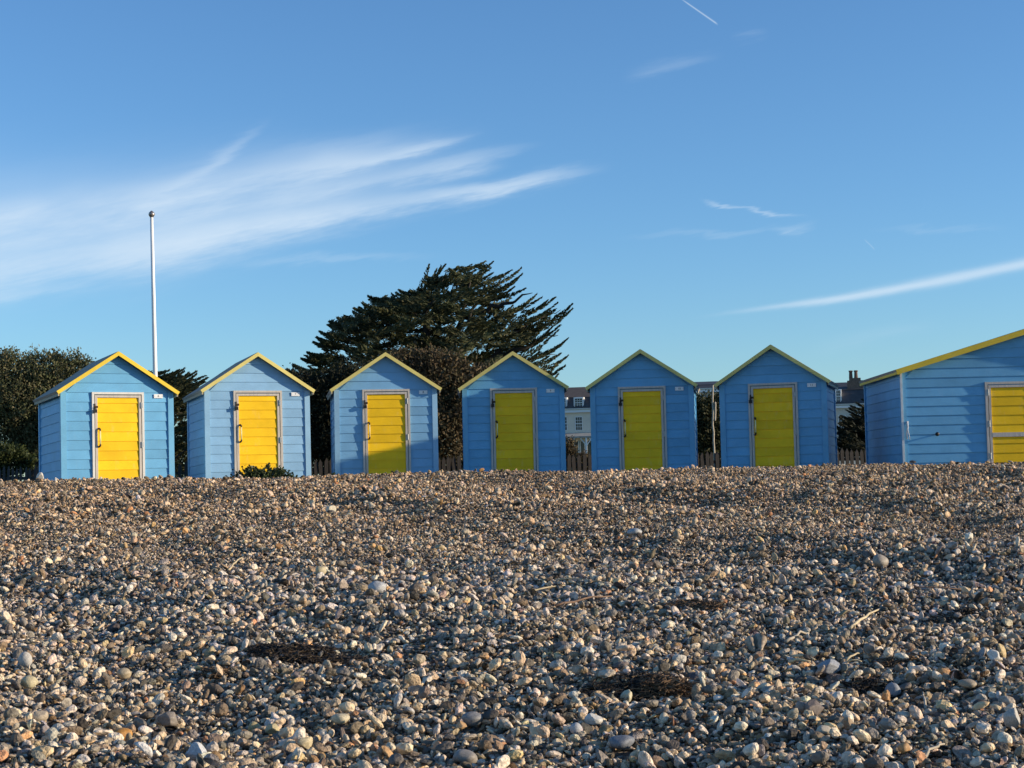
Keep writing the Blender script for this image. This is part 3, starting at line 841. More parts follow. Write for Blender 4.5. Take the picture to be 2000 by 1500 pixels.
bushy('dark_hedge', 'dark low hedge behind the fence from the leftmost huts to the brown shrub', 'hedge', 560, 48,
      [(300 + 62 * i, 905 + 8 * math.sin(i * 2.1), 42, 38 + 8 * math.sin(i * 1.3)) for i in range(12)], 1500, 26, .10, (.06, .13), (.03, .06), M['cypress2'], .05)
bushy('bare_scrub', 'low tangled scrub at the fence in the gap before the white house', 'shrub', 1110, 36,
      [(1108, 880, 12, 26), (1140, 905, 20, 16)], 110, 30, .06, (.05, .12), (.012, .03), M['brownleaf'], .04)

# --- sprays: smaller cypresses seen in the gaps
def spray_tree(name, label, Y, trunk, fills, tips, mat, nfill, sx, rr, tp_n=110):
    base = at(trunk[0], 938, Y); g = float(ground(base[0], Y)); base = np.array((base[0], base[1], g))
    root = empty(name, tuple(base)); tag(root, label, 'tree')
    q = lambda x, y, d=0.0: at(x, y, Y + d) - base
    V = []
    for x, y in tips:
        ln = random.uniform(45, 70); a = R(random.uniform(6, 20)); d = random.gauss(0, .4)
        V.append(plume(q(x - sx * ln * math.cos(a), y + ln * math.sin(a), d), q(x, y, d), rr, 170, (.10, .20), (.025, .045), shape=.8))
    mb = MB(); limb(mb, [q(trunk[0], 940), q(trunk[0] + 2, (trunk[1] + 940) / 2), q(*trunk)], .12, .04)
    for i in range(nfill):
        x0, x1, y0, y1 = random.choice(fills); x, y = random.uniform(x0, x1), random.uniform(y0, y1)
        ln = random.uniform(22, 48); a = R(random.gauss(10, 14)); d = random.gauss(0, .8); s_ = sx if random.random() < .75 else -sx
        b0, t0 = q(x, y, d), q(x + s_ * ln * math.cos(a), y - ln * math.sin(a), d)
        V.append(plume(b0, t0, rr * random.uniform(.8, 1.2), tp_n, (.09, .18), (.025, .045)))
        if i % 6 == 0: limb(mb, [q(trunk[0], min(930, y + 30)), b0, t0 * .6 + b0 * .4], .03, .01, 5, .02)
    leaf_object('crown', np.concatenate(V), mat, root); mb.build('trunk', M['bark'], root, True)
    return root
spray_tree('small_cypress', 'small wind-swept cypress seen between the two leftmost huts', 44, (330, 760),
           [(295, 362, 745, 800), (300, 390, 770, 880), (270, 340, 740, 800), (300, 400, 830, 925)],
           [(361, 719), (350, 722), (384, 725), (375, 731), (402, 733), (406, 737), (398, 744), (390, 752), (330, 723), (318, 727), (310, 731), (400, 760), (340, 728)],
           M['cypress2'], 230, 1, .13)
spray_tree('dark_conifer', 'dark conifer beside the large hut, in front of the chimney house', 44, (1690, 815),
           [(1665, 1725, 812, 880), (1650, 1700, 830, 890), (1680, 1740, 800, 860)],
           [(1652, 800), (1662, 793), (1645, 812), (1640, 826), (1638, 842), (1636, 858), (1640, 872), (1672, 786), (1684, 780)],
           leafmat('conifer_foliage', [(.012, .016, .010), (.022, .026, .014), (.036, .036, .018)], .7, .1), 120, -1, .13)

# --- pale slender pole among the bush
b0 = at(1395, 912, 38); t0 = at(1392.5, 752, 38)
pl = empty('slender_pole', (b0[0], b0[1], float(ground(b0[0], 38))))
mb = MB(); o3 = np.array(pl.location)
limb(mb, [np.array((0, 0, -.1)), at(1394.5, 860, 38) - o3, at(1392, 800, 38) - o3, t0 - o3], .026, .018, 8, .008); mb.build('pole', M['palewood'], pl, True)
mb = MB(); limb(mb, [at(1397, 785, 38) - o3, at(1397.5, 805, 38) - o3, at(1396.5, 822, 38) - o3], .02, .02, 6, .004); mb.build('tied_stake', M['palewood'], pl, True)
tag(pl, 'thin pale wooden pole standing in front of the olive-green bush', 'pole')

# --- low shrubs on the crest in front of the huts
def low_plant(name, label, px, py, Y, wpx, hpx, n, seed):
    g = at(px, py, Y); gz = float(ground(g[0], Y)) + .005
    root = empty(name, (g[0], Y, gz)); tag(root, label, 'plant')
    s = Y / FPX; V = []; mb = MB()
    for i in range(n):
        a = RNG.uniform(0, 2 * np.pi); r = math.sqrt(RNG.random())
        ex, ey = r * math.cos(a) * wpx / 2 * s, r * math.sin(a) * wpx / 3 * s
        h = hpx * s * max(.12, (1 - .75 * r * r)) * RNG.uniform(.72, 1.1) + .02
        mb.tube([(ex * .45, ey * .45, -.02), (ex * .85, ey * .85, h * .6), (ex, ey, h)], [.008, .006, .003], 5)
        k = 26
        t = RNG.random(k) ** .6
        C = np.stack([ex * (.5 + .5 * t), ey * (.5 + .5 * t), h * t], 1) + RNG.normal(size=(k, 3)) * .022
        D = unit(RNG.normal(size=(k, 3)) * .7 + np.array([ex, ey, .1]) * 2 + np.array([0, 0, .5]))
        V.append(diamonds(C, D, RNG.uniform(.035, .065, k), RNG.uniform(.025, .042, k)))
    leaf_object('leaves', np.concatenate(V), M['seakale'], root); mb.build('stem', M['bark'], root)
    return root
low_plant('coastal_shrub', 'dark green low shrub on the shingle before the second hut door', 513, 934, 25.2, 150, 34, 110, 1)
low_plant('coastal_shrub', 'small dark green plant by the left foot of the half-shaded hut', 668, 934, 25.8, 92, 18, 40, 2)
low_plant('coastal_shrub', 'tiny green tuft by the second hut, left of its shrub', 445, 937, 25.2, 30, 8, 8, 4)
# stray grass in the gaps between huts
V = []
for (px, Y, n, h) in ((352, 29, 70, .35), (622, 29, 60, .30), (632, 28.5, 30, .25), (880, 29.5, 60, .22), (1128, 30, 40, .2), (1380, 30, 50, .2), (1650, 29, 80, .22), (1670, 29, 60, .2), (52, 28.5, 40, .2), (900, 29.0, 40, .25), (985, 27.5, 20, .12)):
    c = at(px, 930, Y); g = float(ground(c[0], Y))
    C = np.stack([c[0] + RNG.normal(size=n) * .14, Y + RNG.normal(size=n) * .12, np.full(n, g)], 1)
    hh = RNG.uniform(.5, 1.15, n) * h; D = unit(np.stack([RNG.normal(size=n) * .3 - .1, RNG.normal(size=n) * .3, np.ones(n)], 1))
    V.append(diamonds(C + D * (hh / 2)[:, None], D, hh, RNG.uniform(.008, .016, n)))
g_ = leaf_object('grass', np.concatenate(V), M['grass'], None)
tag(g_, 'stray dry grass growing between the huts', 'grass', kind='stuff')

# ------------------------------------------------------------------ houses beyond the green
def window(parent, x0, x1, z0, z1, y, rows=4, cols=3, deep=.12):
    mb = MB(); fw = .07
    mb.box(x0 - fw, x0, y - .05, y + deep, z0 - fw, z1 + fw); mb.box(x1, x1 + fw, y - .05, y + deep, z0 - fw, z1 + fw)
    mb.box(x0, x1, y - .05, y + deep, z1, z1 + fw); mb.box(x0, x1, y - .05, y + deep, z0 - fw, z0)
    w = mb.build('window', M['sash'], parent)
    mb = MB(); mb.box(x0, x1, y + .02, y + .04, z0, z1); mb.build('pane', M['glass'], w)
    mb = MB()
    for c in range(1, cols):
        x = x0 + (x1 - x0) * c / cols; mb.box(x - .018, x + .018, y - .005, y + .018, z0, z1)
    for r in range(1, rows):
        z = z0 + (z1 - z0) * r / rows; e = .04 if r * 2 == rows else .018; mb.box(x0, x1, y - .012, y + .017, z - e, z + e)
    mb.build('glazing_bars', M['sash'], w)
    return w
YH = 200.0
def house(name, label, pxc, halfw, th, wallmat, z_eave, z_mans, z_ridge, slopemat, topmat, depth=9.0):
    c = at(pxc, 900, YH); g = float(ground(c[0], YH))
    root = empty(name, (c[0], YH, g), -th); tag(root, label, 'house', 'terrace of houses beyond the green')
    mb = MB(); mb.box(-halfw, halfw, 0, depth, -.2, z_eave); mb.build('wall', wallmat, root)
    mb = MB(); e = .25; k = .9
    mb.prism([(-.25, z_eave + .003), (depth + .25, z_eave + .003), (depth - k, z_mans), (k, z_mans)], -halfw, halfw, 'x')
    rf = mb.build('roof', slopemat, root)
    mb = MB(); mb.prism([(k - .12, z_mans + .003), (depth - k + .12, z_mans + .003), (depth / 2, z_ridge)], -halfw, halfw, 'x'); mb.build('upper_slope', topmat, rf)
    mb = MB(); mb.box(-halfw - .03, halfw + .03, -.34, -.002, z_eave - .55, z_eave - .30); mb.box(-halfw - .02, halfw + .02, -.16, -.003, z_eave - .12, z_eave - .02); mb.build('cornice', M['sash'], root)
    return root
def zat(px, py, root): return at(px, py, YH)[2] - root.location.z
def xat(px, root): return at(px, 850, YH)[0] - root.location.x
def dormer(root, px0, px1, py0, py1, y=-.05, deep=1.8):
    x0, x1, z0, z1 = xat(px0, root), xat(px1, root), zat(px0, py1, root), zat(px0, py0, root)
    mb = MB(); mb.box(x0 - .05, x1 + .05, y + .05, y + deep, z0 - .05, z1 + .06); d = mb.build('dormer', M['sash'], root)
    window(d, x0 + .12, x1 - .12, z0 + .12, z1 - .1, y, 4, 3, .09)
def zpx(pxc, py): return at(pxc, py, YH)[2] - float(ground(at(pxc, 900, YH)[0], YH))
h1 = house('white_house', 'white rendered house with dormer and veranda, seen between two shaded huts', 1131, 5.0, R(12), M['render'], zpx(1131, 797), zpx(1131, 775), zpx(1131, 752), M['slate'], M['brownroof'])
for px0, px1 in ((1122.5, 1141), (1092, 1108), (1156, 1172)): dormer(h1, px0, px1, 777, 797)
for px0 in (1125, 1095, 1157):
    window(h1, xat(px0, h1), xat(px0 + 12.5, h1), zat(px0, 840, h1), zat(px0, 815, h1), -.03)
mb = MB()
x0, x1 = xat(1095, h1), xat(1172, h1)
mb.prism([(-2.2, zat(1131, 856, h1)), (-2.2, zat(1131, 853, h1)), (-.02, zat(1131, 845, h1)), (-.02, zat(1131, 848, h1))], x0, x1, 'x')
ve = mb.build('veranda_roof', plain('veranda_canopy', (.34, .33, .30), .7, .15, 2), h1)
mb = MB(); zb = zat(1131, 856, h1)
for px in (1099, 1116, 1150.5, 1168):
    x = xat(px, h1); mb.box(x - .09, x + .09, -2.15, -1.97, -.1, zb)
    for s_ in (-1, 1): mb.tube([(x, -2.06, zb - 1.0), (x + s_ * .7, -2.06, zb - .05)], .06, 6)
mb.build('veranda_post', M['sash'], h1)
mb = MB(); mb.box(x0 + .3, x1 - .3, -.025, -.003, .05, zat(1131, 862, h1)); vd = mb.build('ground_floor_glazing', M['glass'], h1)
mb = MB()
for px in (1108, 1121, 1130, 1133, 1142, 1158): x = xat(px, h1); mb.box(x - .06, x + .06, -.06, -.026, .05, zat(1131, 862, h1))
mb.build('mullion', M['sash'], h1)
h2 = house('slate_roofed_house', 'pale house with dark slate roof, barely seen behind the olive bush', 1395, 6.5, R(12), M['render'], zpx(1395, 757), zpx(1395, 750), zpx(1395, 740.5), M['slate'], M['slate'])
for px0 in (1398, 1372, 1424):
    window(h2, xat(px0, h2), xat(px0 + 11, h2), zat(px0, 785, h2), zat(px0, 763, h2), -.03)
h3 = house('chimney_house', 'slate mansard house with brick chimney and white dormer beside the large hut', 1665, 6.6, R(12), M['cream'], zpx(1660, 788), zpx(1660, 760), zpx(1660, 742.5), M['slate'], M['slate'])
for px0, px1 in ((1635, 1646), (1612, 1624), (1700, 1712)): dormer(h3, px0, px1, 761, 787)
for px0 in (1640, 1676, 1700):
    window(h3, xat(px0, h3), xat(px0 + 12, h3), zat(px0, 838, h3), zat(px0, 812, h3), -.03)
mb = MB(); xa, xb = xat(1658, h3), xat(1690, h3)
mb.box(xa, xb, 1.2, 2.3, zat(1670, 775, h3), zat(1670, 742, h3)); mb.box(xa + .25, xb - .35, 1.25, 2.2, zat(1670, 742, h3), zat(1670, 737, h3))
ch = mb.build('chimney', M['brickm'], h3)
for px in (1665.5, 1675.5):
    x = xat(px, h3); mb = MB(); zc = zat(1670, 737, h3)
    mb.tube([(x, 1.7, zc), (x, 1.7, zc + .75), (x, 1.7, zc + .8), (x, 1.7, zc + .95)], [.24, .20, .26, .25], 10); mb.build('chimney_pot', M['pot'], ch)
# low garden wall in the gap by the large hut
wl = at(1625, 884, 70); wr = at(1725, 884, 70); g = float(ground(wl[0], 70))
mb = MB(); mb.box(wl[0], wr[0], 70, 70.25, g - .1, wl[2] - .04); mb.box(wl[0] - .04, wr[0] + .04, 69.95, 70.3, wl[2] - .04, wl[2] + .05)
w_ = mb.build('garden_wall', M['cream'])
tag(w_, 'low pale garden wall at the foot of the dark conifer', 'wall')

# ------------------------------------------------------------------ shingle: loose stones
def stone_mesh(name, kind, seed, sub=2):
    rg = np.random.default_rng(seed); bm = bmesh.new()
    if kind == 'shell':
        n, mrg = 14, 5; vs = []
        top = bm.verts.new((0, 0, .34))
        rings = []
        for i in range(1, mrg + 1):
            t = i / mrg * math.pi * .5
            rings.append([bm.verts.new((math.sin(t) * math.cos(2 * math.pi * j / n) * (.5 + .06 * math.cos(2 * math.pi * j / n)), math.sin(t) * math.sin(2 * math.pi * j / n) * .38,
                                        math.cos(t) * .34 * (1 + .06 * (j % 2)))) for j in range(n)])
        for j in range(n): bm.faces.new((top, rings[0][j], rings[0][(j + 1) % n]))
        for a_, b_ in zip(rings, rings[1:]):
            for j in range(n): bm.faces.new((a_[j], b_[j], b_[(j + 1) % n], a_[(j + 1) % n]))
        ret = bmesh.ops.solidify(bm, geom=bm.faces[:], thickness=.035)
    elif kind == 'angular':
        bmesh.ops.create_icosphere(bm, subdivisions=sub + (1 if sub > 2 else 0), radius=.5)
        planes = [(unit(rg.normal(size=3)), rg.uniform(.24, .40)) for _ in range(9)]
        w = [(unit(rg.normal(size=3)), rg.uniform(5, 11), rg.uniform(0, 6.3)) for _ in range(5)]
        for v in bm.verts:
            p = np.array(v.co)
            for n_, d_ in planes:
                e_ = p @ n_ - d_
                if e_ > 0: p = p - n_ * e_ * .93
            p = p * (1 + sum(.012 * math.sin(k * (p / .4) @ a_ + ph) for a_, k, ph in w))
            v.co = Vector(p * np.array([1.1, .9, .75]))
    else:
        bmesh.ops.create_icosphere(bm, subdivisions=sub, radius=.5)
        fl = {'round': (1, .84, .68), 'flat': (1, .78, .42), 'long': (1, .55, .48)}[kind]
        w = [(unit(rg.normal(size=3)), rg.uniform(2.0, 5.5), rg.uniform(0, 6.3)) for _ in range(6)]
        for v in bm.verts:
            p = np.array(v.co); d = 1 + sum(.045 * math.sin(k * (p / .5) @ a_ + ph) for a_, k, ph in w)
            v.co = Vector(p * d * np.array(fl))
    for f in bm.faces: f.smooth = kind != 'angular' or sub > 2
    me = bpy.data.meshes.new(name); bm.to_mesh(me); bm.free(); return me

m, nt, b = new_mat('flint_pebble')
att = nd(nt, 'ShaderNodeAttribute', attribute_type='INSTANCER', attribute_name='pcol')
tco = nd(nt, 'ShaderNodeTexCoord'); oi = nd(nt, 'ShaderNodeObjectInfo')
vadd = nd(nt, 'ShaderNodeVectorMath', operation='MULTIPLY_ADD')
nt.links.new(oi.outputs['Random'], vadd.inputs[1]); vadd.inputs[0].default_value = (37, 61, 53); nt.links.new(tco.outputs['Object'], vadd.inputs[2])
nz = nd(nt, 'ShaderNodeTexNoise'); nz.inputs['Scale'].default_value = 3.2; nz.inputs['Detail'].default_value = 5; nt.links.new(vadd.outputs[0], nz.inputs['Vector'])
c = mixrgb(nt, 1.0, att.outputs['Color'], ramp(nt, nz.outputs[0], [(0.3, (.62, .60, .58)), (.55, (1, 1, 1)), (.72, (1.28, 1.25, 1.2))]), 'MULTIPLY')
nt.links.new(c, b.inputs['Base Color']); b.inputs['Roughness'].default_value = .68; b.inputs['Specular IOR Level'].default_value = .25
bump(nt, b, nz.outputs[0], .5, .06)
M['pebble'] = m
def stonemat(name, col, spot=None):
    m, nt, b = new_mat(name)
    n = noise(nt, 14, 6, .62); n2 = noise(nt, 45, 4, .6)
    c = mixrgb(nt, ramp(nt, n, [(.36, (0, 0, 0)), (.64, (1, 1, 1))]), [x * .72 for x in col], [min(.85, x * 1.18) for x in col])
    if spot: c = mixrgb(nt, ramp(nt, n2, [(.56, (0, 0, 0)), (.66, (.8,) * 3)]), c, spot)
    nt.links.new(c, b.inputs['Base Color']); b.inputs['Roughness'].default_value = .55; bump(nt, b, n2, .4, .006)
    return m

kinds = ['round', 'flat', 'long', 'round', 'flat', 'round', 'angular', 'angular', 'angular', 'shell', 'flat', 'long']
pcol_coll = bpy.data.collections.new('pebble_shapes')
for i, kd in enumerate(kinds):
    me = stone_mesh('pebble_shape_%02d' % i, kd, 50 + i); me.materials.append(M['pebble'])
    pcol_coll.objects.link(bpy.data.objects.new('pebble_shape_%02d' % i, me))
NK = len(kinds)
pts = []
for y0, y1, s in ((5.0, 9.5, .0170), (9.5, 14.0, .0190), (14.0, 18.5, .0215), (18.5, 25.3, .0240), (25.3, 26.8, .034)):
    xm = .315 * y1 + 1.0
    nx_, ny_ = int(2 * xm / s), int((y1 - y0) / s)
    X_, Y_ = np.meshgrid((np.arange(nx_) + .5) * s - xm, y0 + (np.arange(ny_) + .5) * s)
    X_ = X_.ravel() + RNG.uniform(-.55, .55, X_.size) * s; Y_ = Y_.ravel() + RNG.uniform(-.55, .55, Y_.size) * s
    k = np.abs(X_) < .315 * Y_ + 1.0
    pts.append(np.stack([X_[k], Y_[k], np.full(k.sum(), s)], 1))
pts = np.concatenate(pts)
# keep the boards and doors of the huts clear of stones
for (X, Y, t, z) in huts + [(bx, by, math.degrees(BIG_TH), 0)]:
    t = R(t); lx = (pts[:, 0] - X) * math.cos(t) - (pts[:, 1] - Y) * math.sin(t); ly = (pts[:, 0] - X) * math.sin(t) + (pts[:, 1] - Y) * math.cos(t)
    w = .9 if z else hb
    pts = pts[~((np.abs(lx) < w + .03) & (ly > -.08))]
for wpx, wpy, rx_, ry_ in ((600, 1287, .30, .13), (680, 1290, .18, .09), (530, 1288, .14, .10), (1235, 1362, .22, .13), (1300, 1355, .12, .10), (1700, 1358, .10, .07)):
    g = on_ground(wpx, wpy); inw = ((pts[:, 0] - g[0]) / rx_) ** 2 + ((pts[:, 1] - g[1]) / ry_) ** 2 < 1
    pts = pts[~(inw & (RNG.random(len(pts)) < .50))]
stones = [  # px, py, width px, height/width, kind, colour, spots, label
    (240, 1449, 40, .66, 'round', (.50, .24, .05), (.12, .07, .04), 'bright orange flint lying at the lower left of the shingle'),
    (383, 1484, 42, .85, 'angular', (.55, .54, .52), (.16, .15, .15), 'pitted white and grey flint at the bottom edge, right of the orange flint'),
    (327, 1420, 42, .70, 'angular', (.25, .21, .17), None, 'flat brown-grey slab stone just above and right of the orange flint'),
    (595, 1464, 32, .75, 'angular', (.52, .43, .26), None, 'squarish cream-yellow stone near the bottom edge, left of centre'),
    (497, 1432, 26, .90, 'round', (.46, .36, .17), None, 'round mustard stone left of the two-lobed yellow stone'),
    (535, 1436, 30, .70, 'angular', (.50, .41, .22), None, 'blocky two-lobed yellow stone, lower left'),
    (664, 1416, 36, .55, 'round', (.54, .46, .30), (.34, .27, .17), 'knobbly cream oval stone below the long seaweed patch'),
    (76, 1411, 34, .70, 'angular', (.42, .34, .24), None, 'tan wedge-shaped stone near the left edge'),
    (57, 1347, 34, .75, 'angular', (.50, .42, .25), None, 'lumpy cream-yellow stone by the left edge, under the upright pale one'),
    (243, 1326, 28, .75, 'round', (.45, .36, .23), None, 'tan-yellow domed stone up and left of the brown-grey slab'),
    (49, 1301, 28, 1.05, 'round', (.46, .43, .38), None, 'pale grey upright stone close to the left edge'),
    (1222, 1374, 27, 1.05, 'angular', (.56, .49, .32), (.38, .32, .2), 'knobbly cream stone with a pointed top beside the seaweed clump'),
    (925, 1418, 42, .65, 'round', (.23, .22, .21), None, 'smooth grey rounded stone at bottom centre'),
    (901, 1430, 22, .85, 'angular', (.50, .31, .15), None, 'small tan-orange stone left of the smooth grey one'),
    (1160, 1418, 36, .60, 'angular', (.60, .57, .50), None, 'bright white jagged stone below the pointed cream stone'),
    (1125, 1437, 24, .95, 'round', (.44, .43, .42), None, 'round grey-white stone under the jagged white one'),
    (1215, 1463, 52, .50, 'flat', (.17, .18, .20), None, 'wide blue-grey stone at the bottom, right of centre'),
    (738, 1157, 36, .70, 'round', (.42, .42, .41), None, 'pale grey lump resting mid-slope left of centre'),
    (1240, 1046, 30, .50, 'flat', (.38, .38, .37), None, 'pale domed stone high on the bank near the crest'),
    (1720, 1107, 34, .78, 'round', (.33, .28, .22), None, 'rounded tan-grey stone high on the right of the bank'),
    (1592, 1397, 36, .90, 'angular', (.20, .155, .125), None, 'brown stone with a flat split face at lower right'),
    (1618, 1315, 46, .60, 'angular', (.24, .25, .27), (.5, .5, .5), 'blue-grey flint lump beside the straw bundle'),
    (1745, 1362, 32, .85, 'round', (.25, .26, .28), None, 'bluish round stone right of the small dark weed hollow'),
    (1890, 1345, 36, .42, 'flat', (.34, .27, .18), None, 'thin flat tan stone near the right edge'),
    (1942, 1291, 32, .70, 'angular', (.62, .59, .52), None, 'white chalky stone near the right edge'),
    (1766, 1474, 24, .90, 'round', (.44, .25, .10), None, 'rust-orange pebble at the lower right'),
    (1978, 1418, 34, 1.15, 'angular', (.42, .39, .34), None, 'pale upright forked flint at the right edge'),
    (1610, 1438, 32, .55, 'flat', (.48, .42, .32), None, 'long cream stone below the split brown stone'),
    (909, 1492, 48, .55, 'round', (.27, .24, .20), None, 'large half-buried brown-grey stone at the bottom edge centre'),
    (627, 1123, 22, .85, 'round', (.48, .40, .24), None, 'yellowish round stone mid-slope, left of the pale grey lump'),
    (545, 1073, 16, .70, 'angular', (.48, .24, .09), None, 'small orange stone high on the bank below the green shrub'),
    (646, 1001, 20, .75, 'angular', (.58, .52, .38), None, 'cream stone near the crest below the half-shaded hut'),
    (80, 936, 17, .95, 'angular', (.66, .60, .50), None, 'white stone on the crest at the left foot of the leftmost hut'),
    (1565, 1394, 24, .95, 'round', (.30, .24, .19), None, 'round brown stone left of the split brown stone'),
    (860, 1075, 20, .60, 'angular', (.46, .34, .18), None, 'tawny sliver of flint high on the bank at centre left'),
    (1010, 1133, 18, .75, 'round', (.52, .36, .22), None, 'peach-coloured pebble just above the pale straw stick'),
]
for st in stones:
    g = on_ground(st[0], st[1] + st[2] * st[3] * .25); r_ = st[2] * g[1] / FPX * .52
    pts = pts[(pts[:, 0] - g[0]) ** 2 + ((pts[:, 1] - g[1] + r_ * .25) * .9) ** 2 > r_ * r_]
N = len(pts)
x, y = pts[:, 0], pts[:, 1]
size = np.exp(RNG.normal(np.log(.0215), .47, N) + .20 * np.clip((11.5 - y) / 4, -.4, 1) + .13 * np.sin(y * 2.1 + .9 * np.sin(x * .8)) * np.sin(x * .55 + y * .4) - .10 * np.sin(y * .9 + 1.0)); size = np.maximum(size, pts[:, 2] * .80)
bigm = RNG.random(N) < np.where(y > 19, .003, .006); size[bigm] *= RNG.uniform(1.5, 2.3, bigm.sum()); size = np.clip(size, .011, .085)
sx_ = size * RNG.uniform(.85, 1.25, N); sy_ = size * RNG.uniform(.8, 1.1, N); sz_ = size * RNG.uniform(.6, 1.1, N)
idx = RNG.choice(NK, N, p=np.array([6, 11, 7, 6, 11, 5, 14, 11, 11, 6.0, 7, 5]) / 100)
band = np.exp(-((y - 11.2) / 1.9) ** 2)                    # strand line rich in broken shell
sh_ = RNG.random(N) < .16 * band * np.clip(.55 + .12 * x, .25, 1.2); idx[sh_] = 9
rot = RNG.normal(size=(N, 3)) * np.array([.55, .55, 0]) + np.stack([np.zeros(N), np.zeros(N), RNG.uniform(0, 6.283, N)], 1)
steep = RNG.random(N) < .14; rot[steep, 0] += RNG.uniform(.6, 1.4, steep.sum())
flip = (idx == 9) & (RNG.random(N) < .35); rot[flip, 0] += math.pi
z = ground(x, y) + size * RNG.uniform(-.35, .68, N)
pal = np.array([(.36, .29, .205), (.42, .35, .26), (.25, .20, .145), (.52, .46, .37), (.66, .62, .54), (.19, .178, .155), (.115, .11, .10), (.30, .285, .255), (.40, .265, .135), (.34, .19, .11), (.45, .36, .215), (.085, .078, .068), (.56, .51, .455)])
pw = np.array([13, 12, 11, 13, 11, 11, 8, 11, 2.5, 1.2, 3, 6, 6]); pw = pw / pw.sum()
col = pal[RNG.choice(len(pal), N, p=pw)] * (np.array([1.50, 1.37, 1.22]) + np.clip((y - 10) / 9, 0, 1)[:, None] * np.array([.02, -.13, -.24]))
shc = np.array([(.64, .59, .53), (.54, .47, .43), (.68, .66, .60), (.48, .41, .38)])
sel = idx == 9; col[sel] = shc[RNG.integers(0, 4, sel.sum())]
pale = RNG.random(N) < .34 * band; col[pale & ~sel] = col[pale & ~sel] * .4 + np.array([.52, .46, .41]) * .6
patch = np.sin(x * 1.3 + 2 * np.sin(y * .7)) * np.sin(y * 1.7 + x * .6)
col = col * (1 + .10 * patch)[:, None] * np.exp(RNG.normal(-.20, .60, (N, 1))) * np.exp(RNG.normal(0, .025, (N, 3)))
col = col / np.maximum(1.0, col.max(1, keepdims=True) / .78)
me = bpy.data.meshes.new('shingle')
me.vertices.add(N); me.vertices.foreach_set('co', np.stack([x, y, z], 1).astype(np.float32).ravel())
for nm, ty, dat in (('pscale', 'FLOAT_VECTOR', np.stack([sx_, sy_, sz_], 1)), ('prot', 'FLOAT_VECTOR', rot)):
    a_ = me.attributes.new(nm, ty, 'POINT'); a_.data.foreach_set('vector', dat.astype(np.float32).ravel())
a_ = me.attributes.new('pidx', 'INT', 'POINT'); a_.data.foreach_set('value', idx.astype(np.int32))
a_ = me.attributes.new('pcol', 'FLOAT_COLOR', 'POINT'); a_.data.foreach_set('color', np.concatenate([np.clip(col, .01, .85), np.ones((N, 1))], 1).astype(np.float32).ravel())
me.update()
shingle = link(bpy.data.objects.new('pebbles', me))
tag(shingle, 'loose flint pebbles and broken shell covering the bank', 'pebbles', kind='stuff')
ng = bpy.data.node_groups.new('scatter_pebbles', 'GeometryNodeTree')
ng.interface.new_socket('Geometry', in_out='INPUT', socket_type='NodeSocketGeometry'); ng.interface.new_socket('Geometry', in_out='OUTPUT', socket_type='NodeSocketGeometry')
gi, go = ng.nodes.new('NodeGroupInput'), ng.nodes.new('NodeGroupOutput')
ip = ng.nodes.new('GeometryNodeInstanceOnPoints'); ci = ng.nodes.new('GeometryNodeCollectionInfo')
ci.inputs['Collection'].default_value = pcol_coll; ci.inputs['Separate Children'].default_value = True; ci.inputs['Reset Children'].default_value = True
def named(nm, ty):
    n = ng.nodes.new('GeometryNodeInputNamedAttribute'); n.data_type = ty; n.inputs['Name'].default_value = nm
    return n.outputs['Attribute']
er = ng.nodes.new('FunctionNodeEulerToRotation')
ng.links.new(gi.outputs[0], ip.inputs['Points']); ng.links.new(ci.outputs[0], ip.inputs['Instance'])
ip.inputs['Pick Instance'].default_value = True
ng.links.new(named('pidx', 'INT'), ip.inputs['Instance Index'])
ng.links.new(named('prot', 'FLOAT_VECTOR'), er.inputs[0]); ng.links.new(er.outputs[0], ip.inputs['Rotation'])
ng.links.new(named('pscale', 'FLOAT_VECTOR'), ip.inputs['Scale'])
ng.links.new(ip.outputs[0], go.inputs[0])
md = shingle.modifiers.new('scatter', 'NODES'); md.node_group = ng

# ------------------------------------------------------------------ larger stones that stand out on the bank
for i, (px, py, wpx, hr, kd, colr, spot, lab) in enumerate(stones):
    g = on_ground(px, py + wpx * hr * .25); s = wpx * g[1] / FPX
    me = stone_mesh('large_stone', kd, 300 + i, 3); me.materials.append(stonemat('stone_colour', colr, spot))
    o = link(bpy.data.objects.new('large_stone', me))
    bb = np.array([v.co[:] for v in me.vertices]); ext = bb.max(0) - bb.min(0)
    zsc = s * hr / ext[2] * 1.05
    o.scale = (s / ext[0], s * .85 / ext[1], zsc)
    o.location = (g[0], g[1], g[2] + .016 + s * hr * .46); o.rotation_euler = (random.uniform(-.12, .12), random.uniform(-.12, .12), random.uniform(-.5, .5))
    tag(o, lab, 'stone', 'larger stones on the shingle')

# ------------------------------------------------------------------ shells, sticks, weed
shell_me = stone_mesh('sea_shell', 'shell', 1); shell_me.materials.append(stonemat('shell_white', (.66, .62, .56)))
for px, py, wpx, rx, rz, lab in ((812, 1354, 34, 2.6, .4, 'upturned white shell left of centre, low on the bank'), (1325, 1310, 26, 2.4, 1.2, 'thin curved white shell above the seaweed clump'),
                                 (1551, 1317, 26, .5, .2, 'cream shell beside the blue-grey flint lump'), (798, 1402, 30, .4, 2.2, 'pale worn shell below the upturned white shell'),
                                 (1725, 1330, 24, 2.3, 2.0, 'small ring-like shell above the small dark weed hollow'), (905, 1248, 24, 2.2, 1.0, 'bluish-white broken shell on the strand line at centre')):
    g = on_ground(px, py); s = wpx * g[1] / FPX
    o = link(bpy.data.objects.new('sea_shell', shell_me)); o.scale = (s, s, s); o.location = (g[0], g[1], g[2] + .022); o.rotation_euler = (rx, .25, rz)
    tag(o, lab, 'shell', 'larger shells on the shingle')
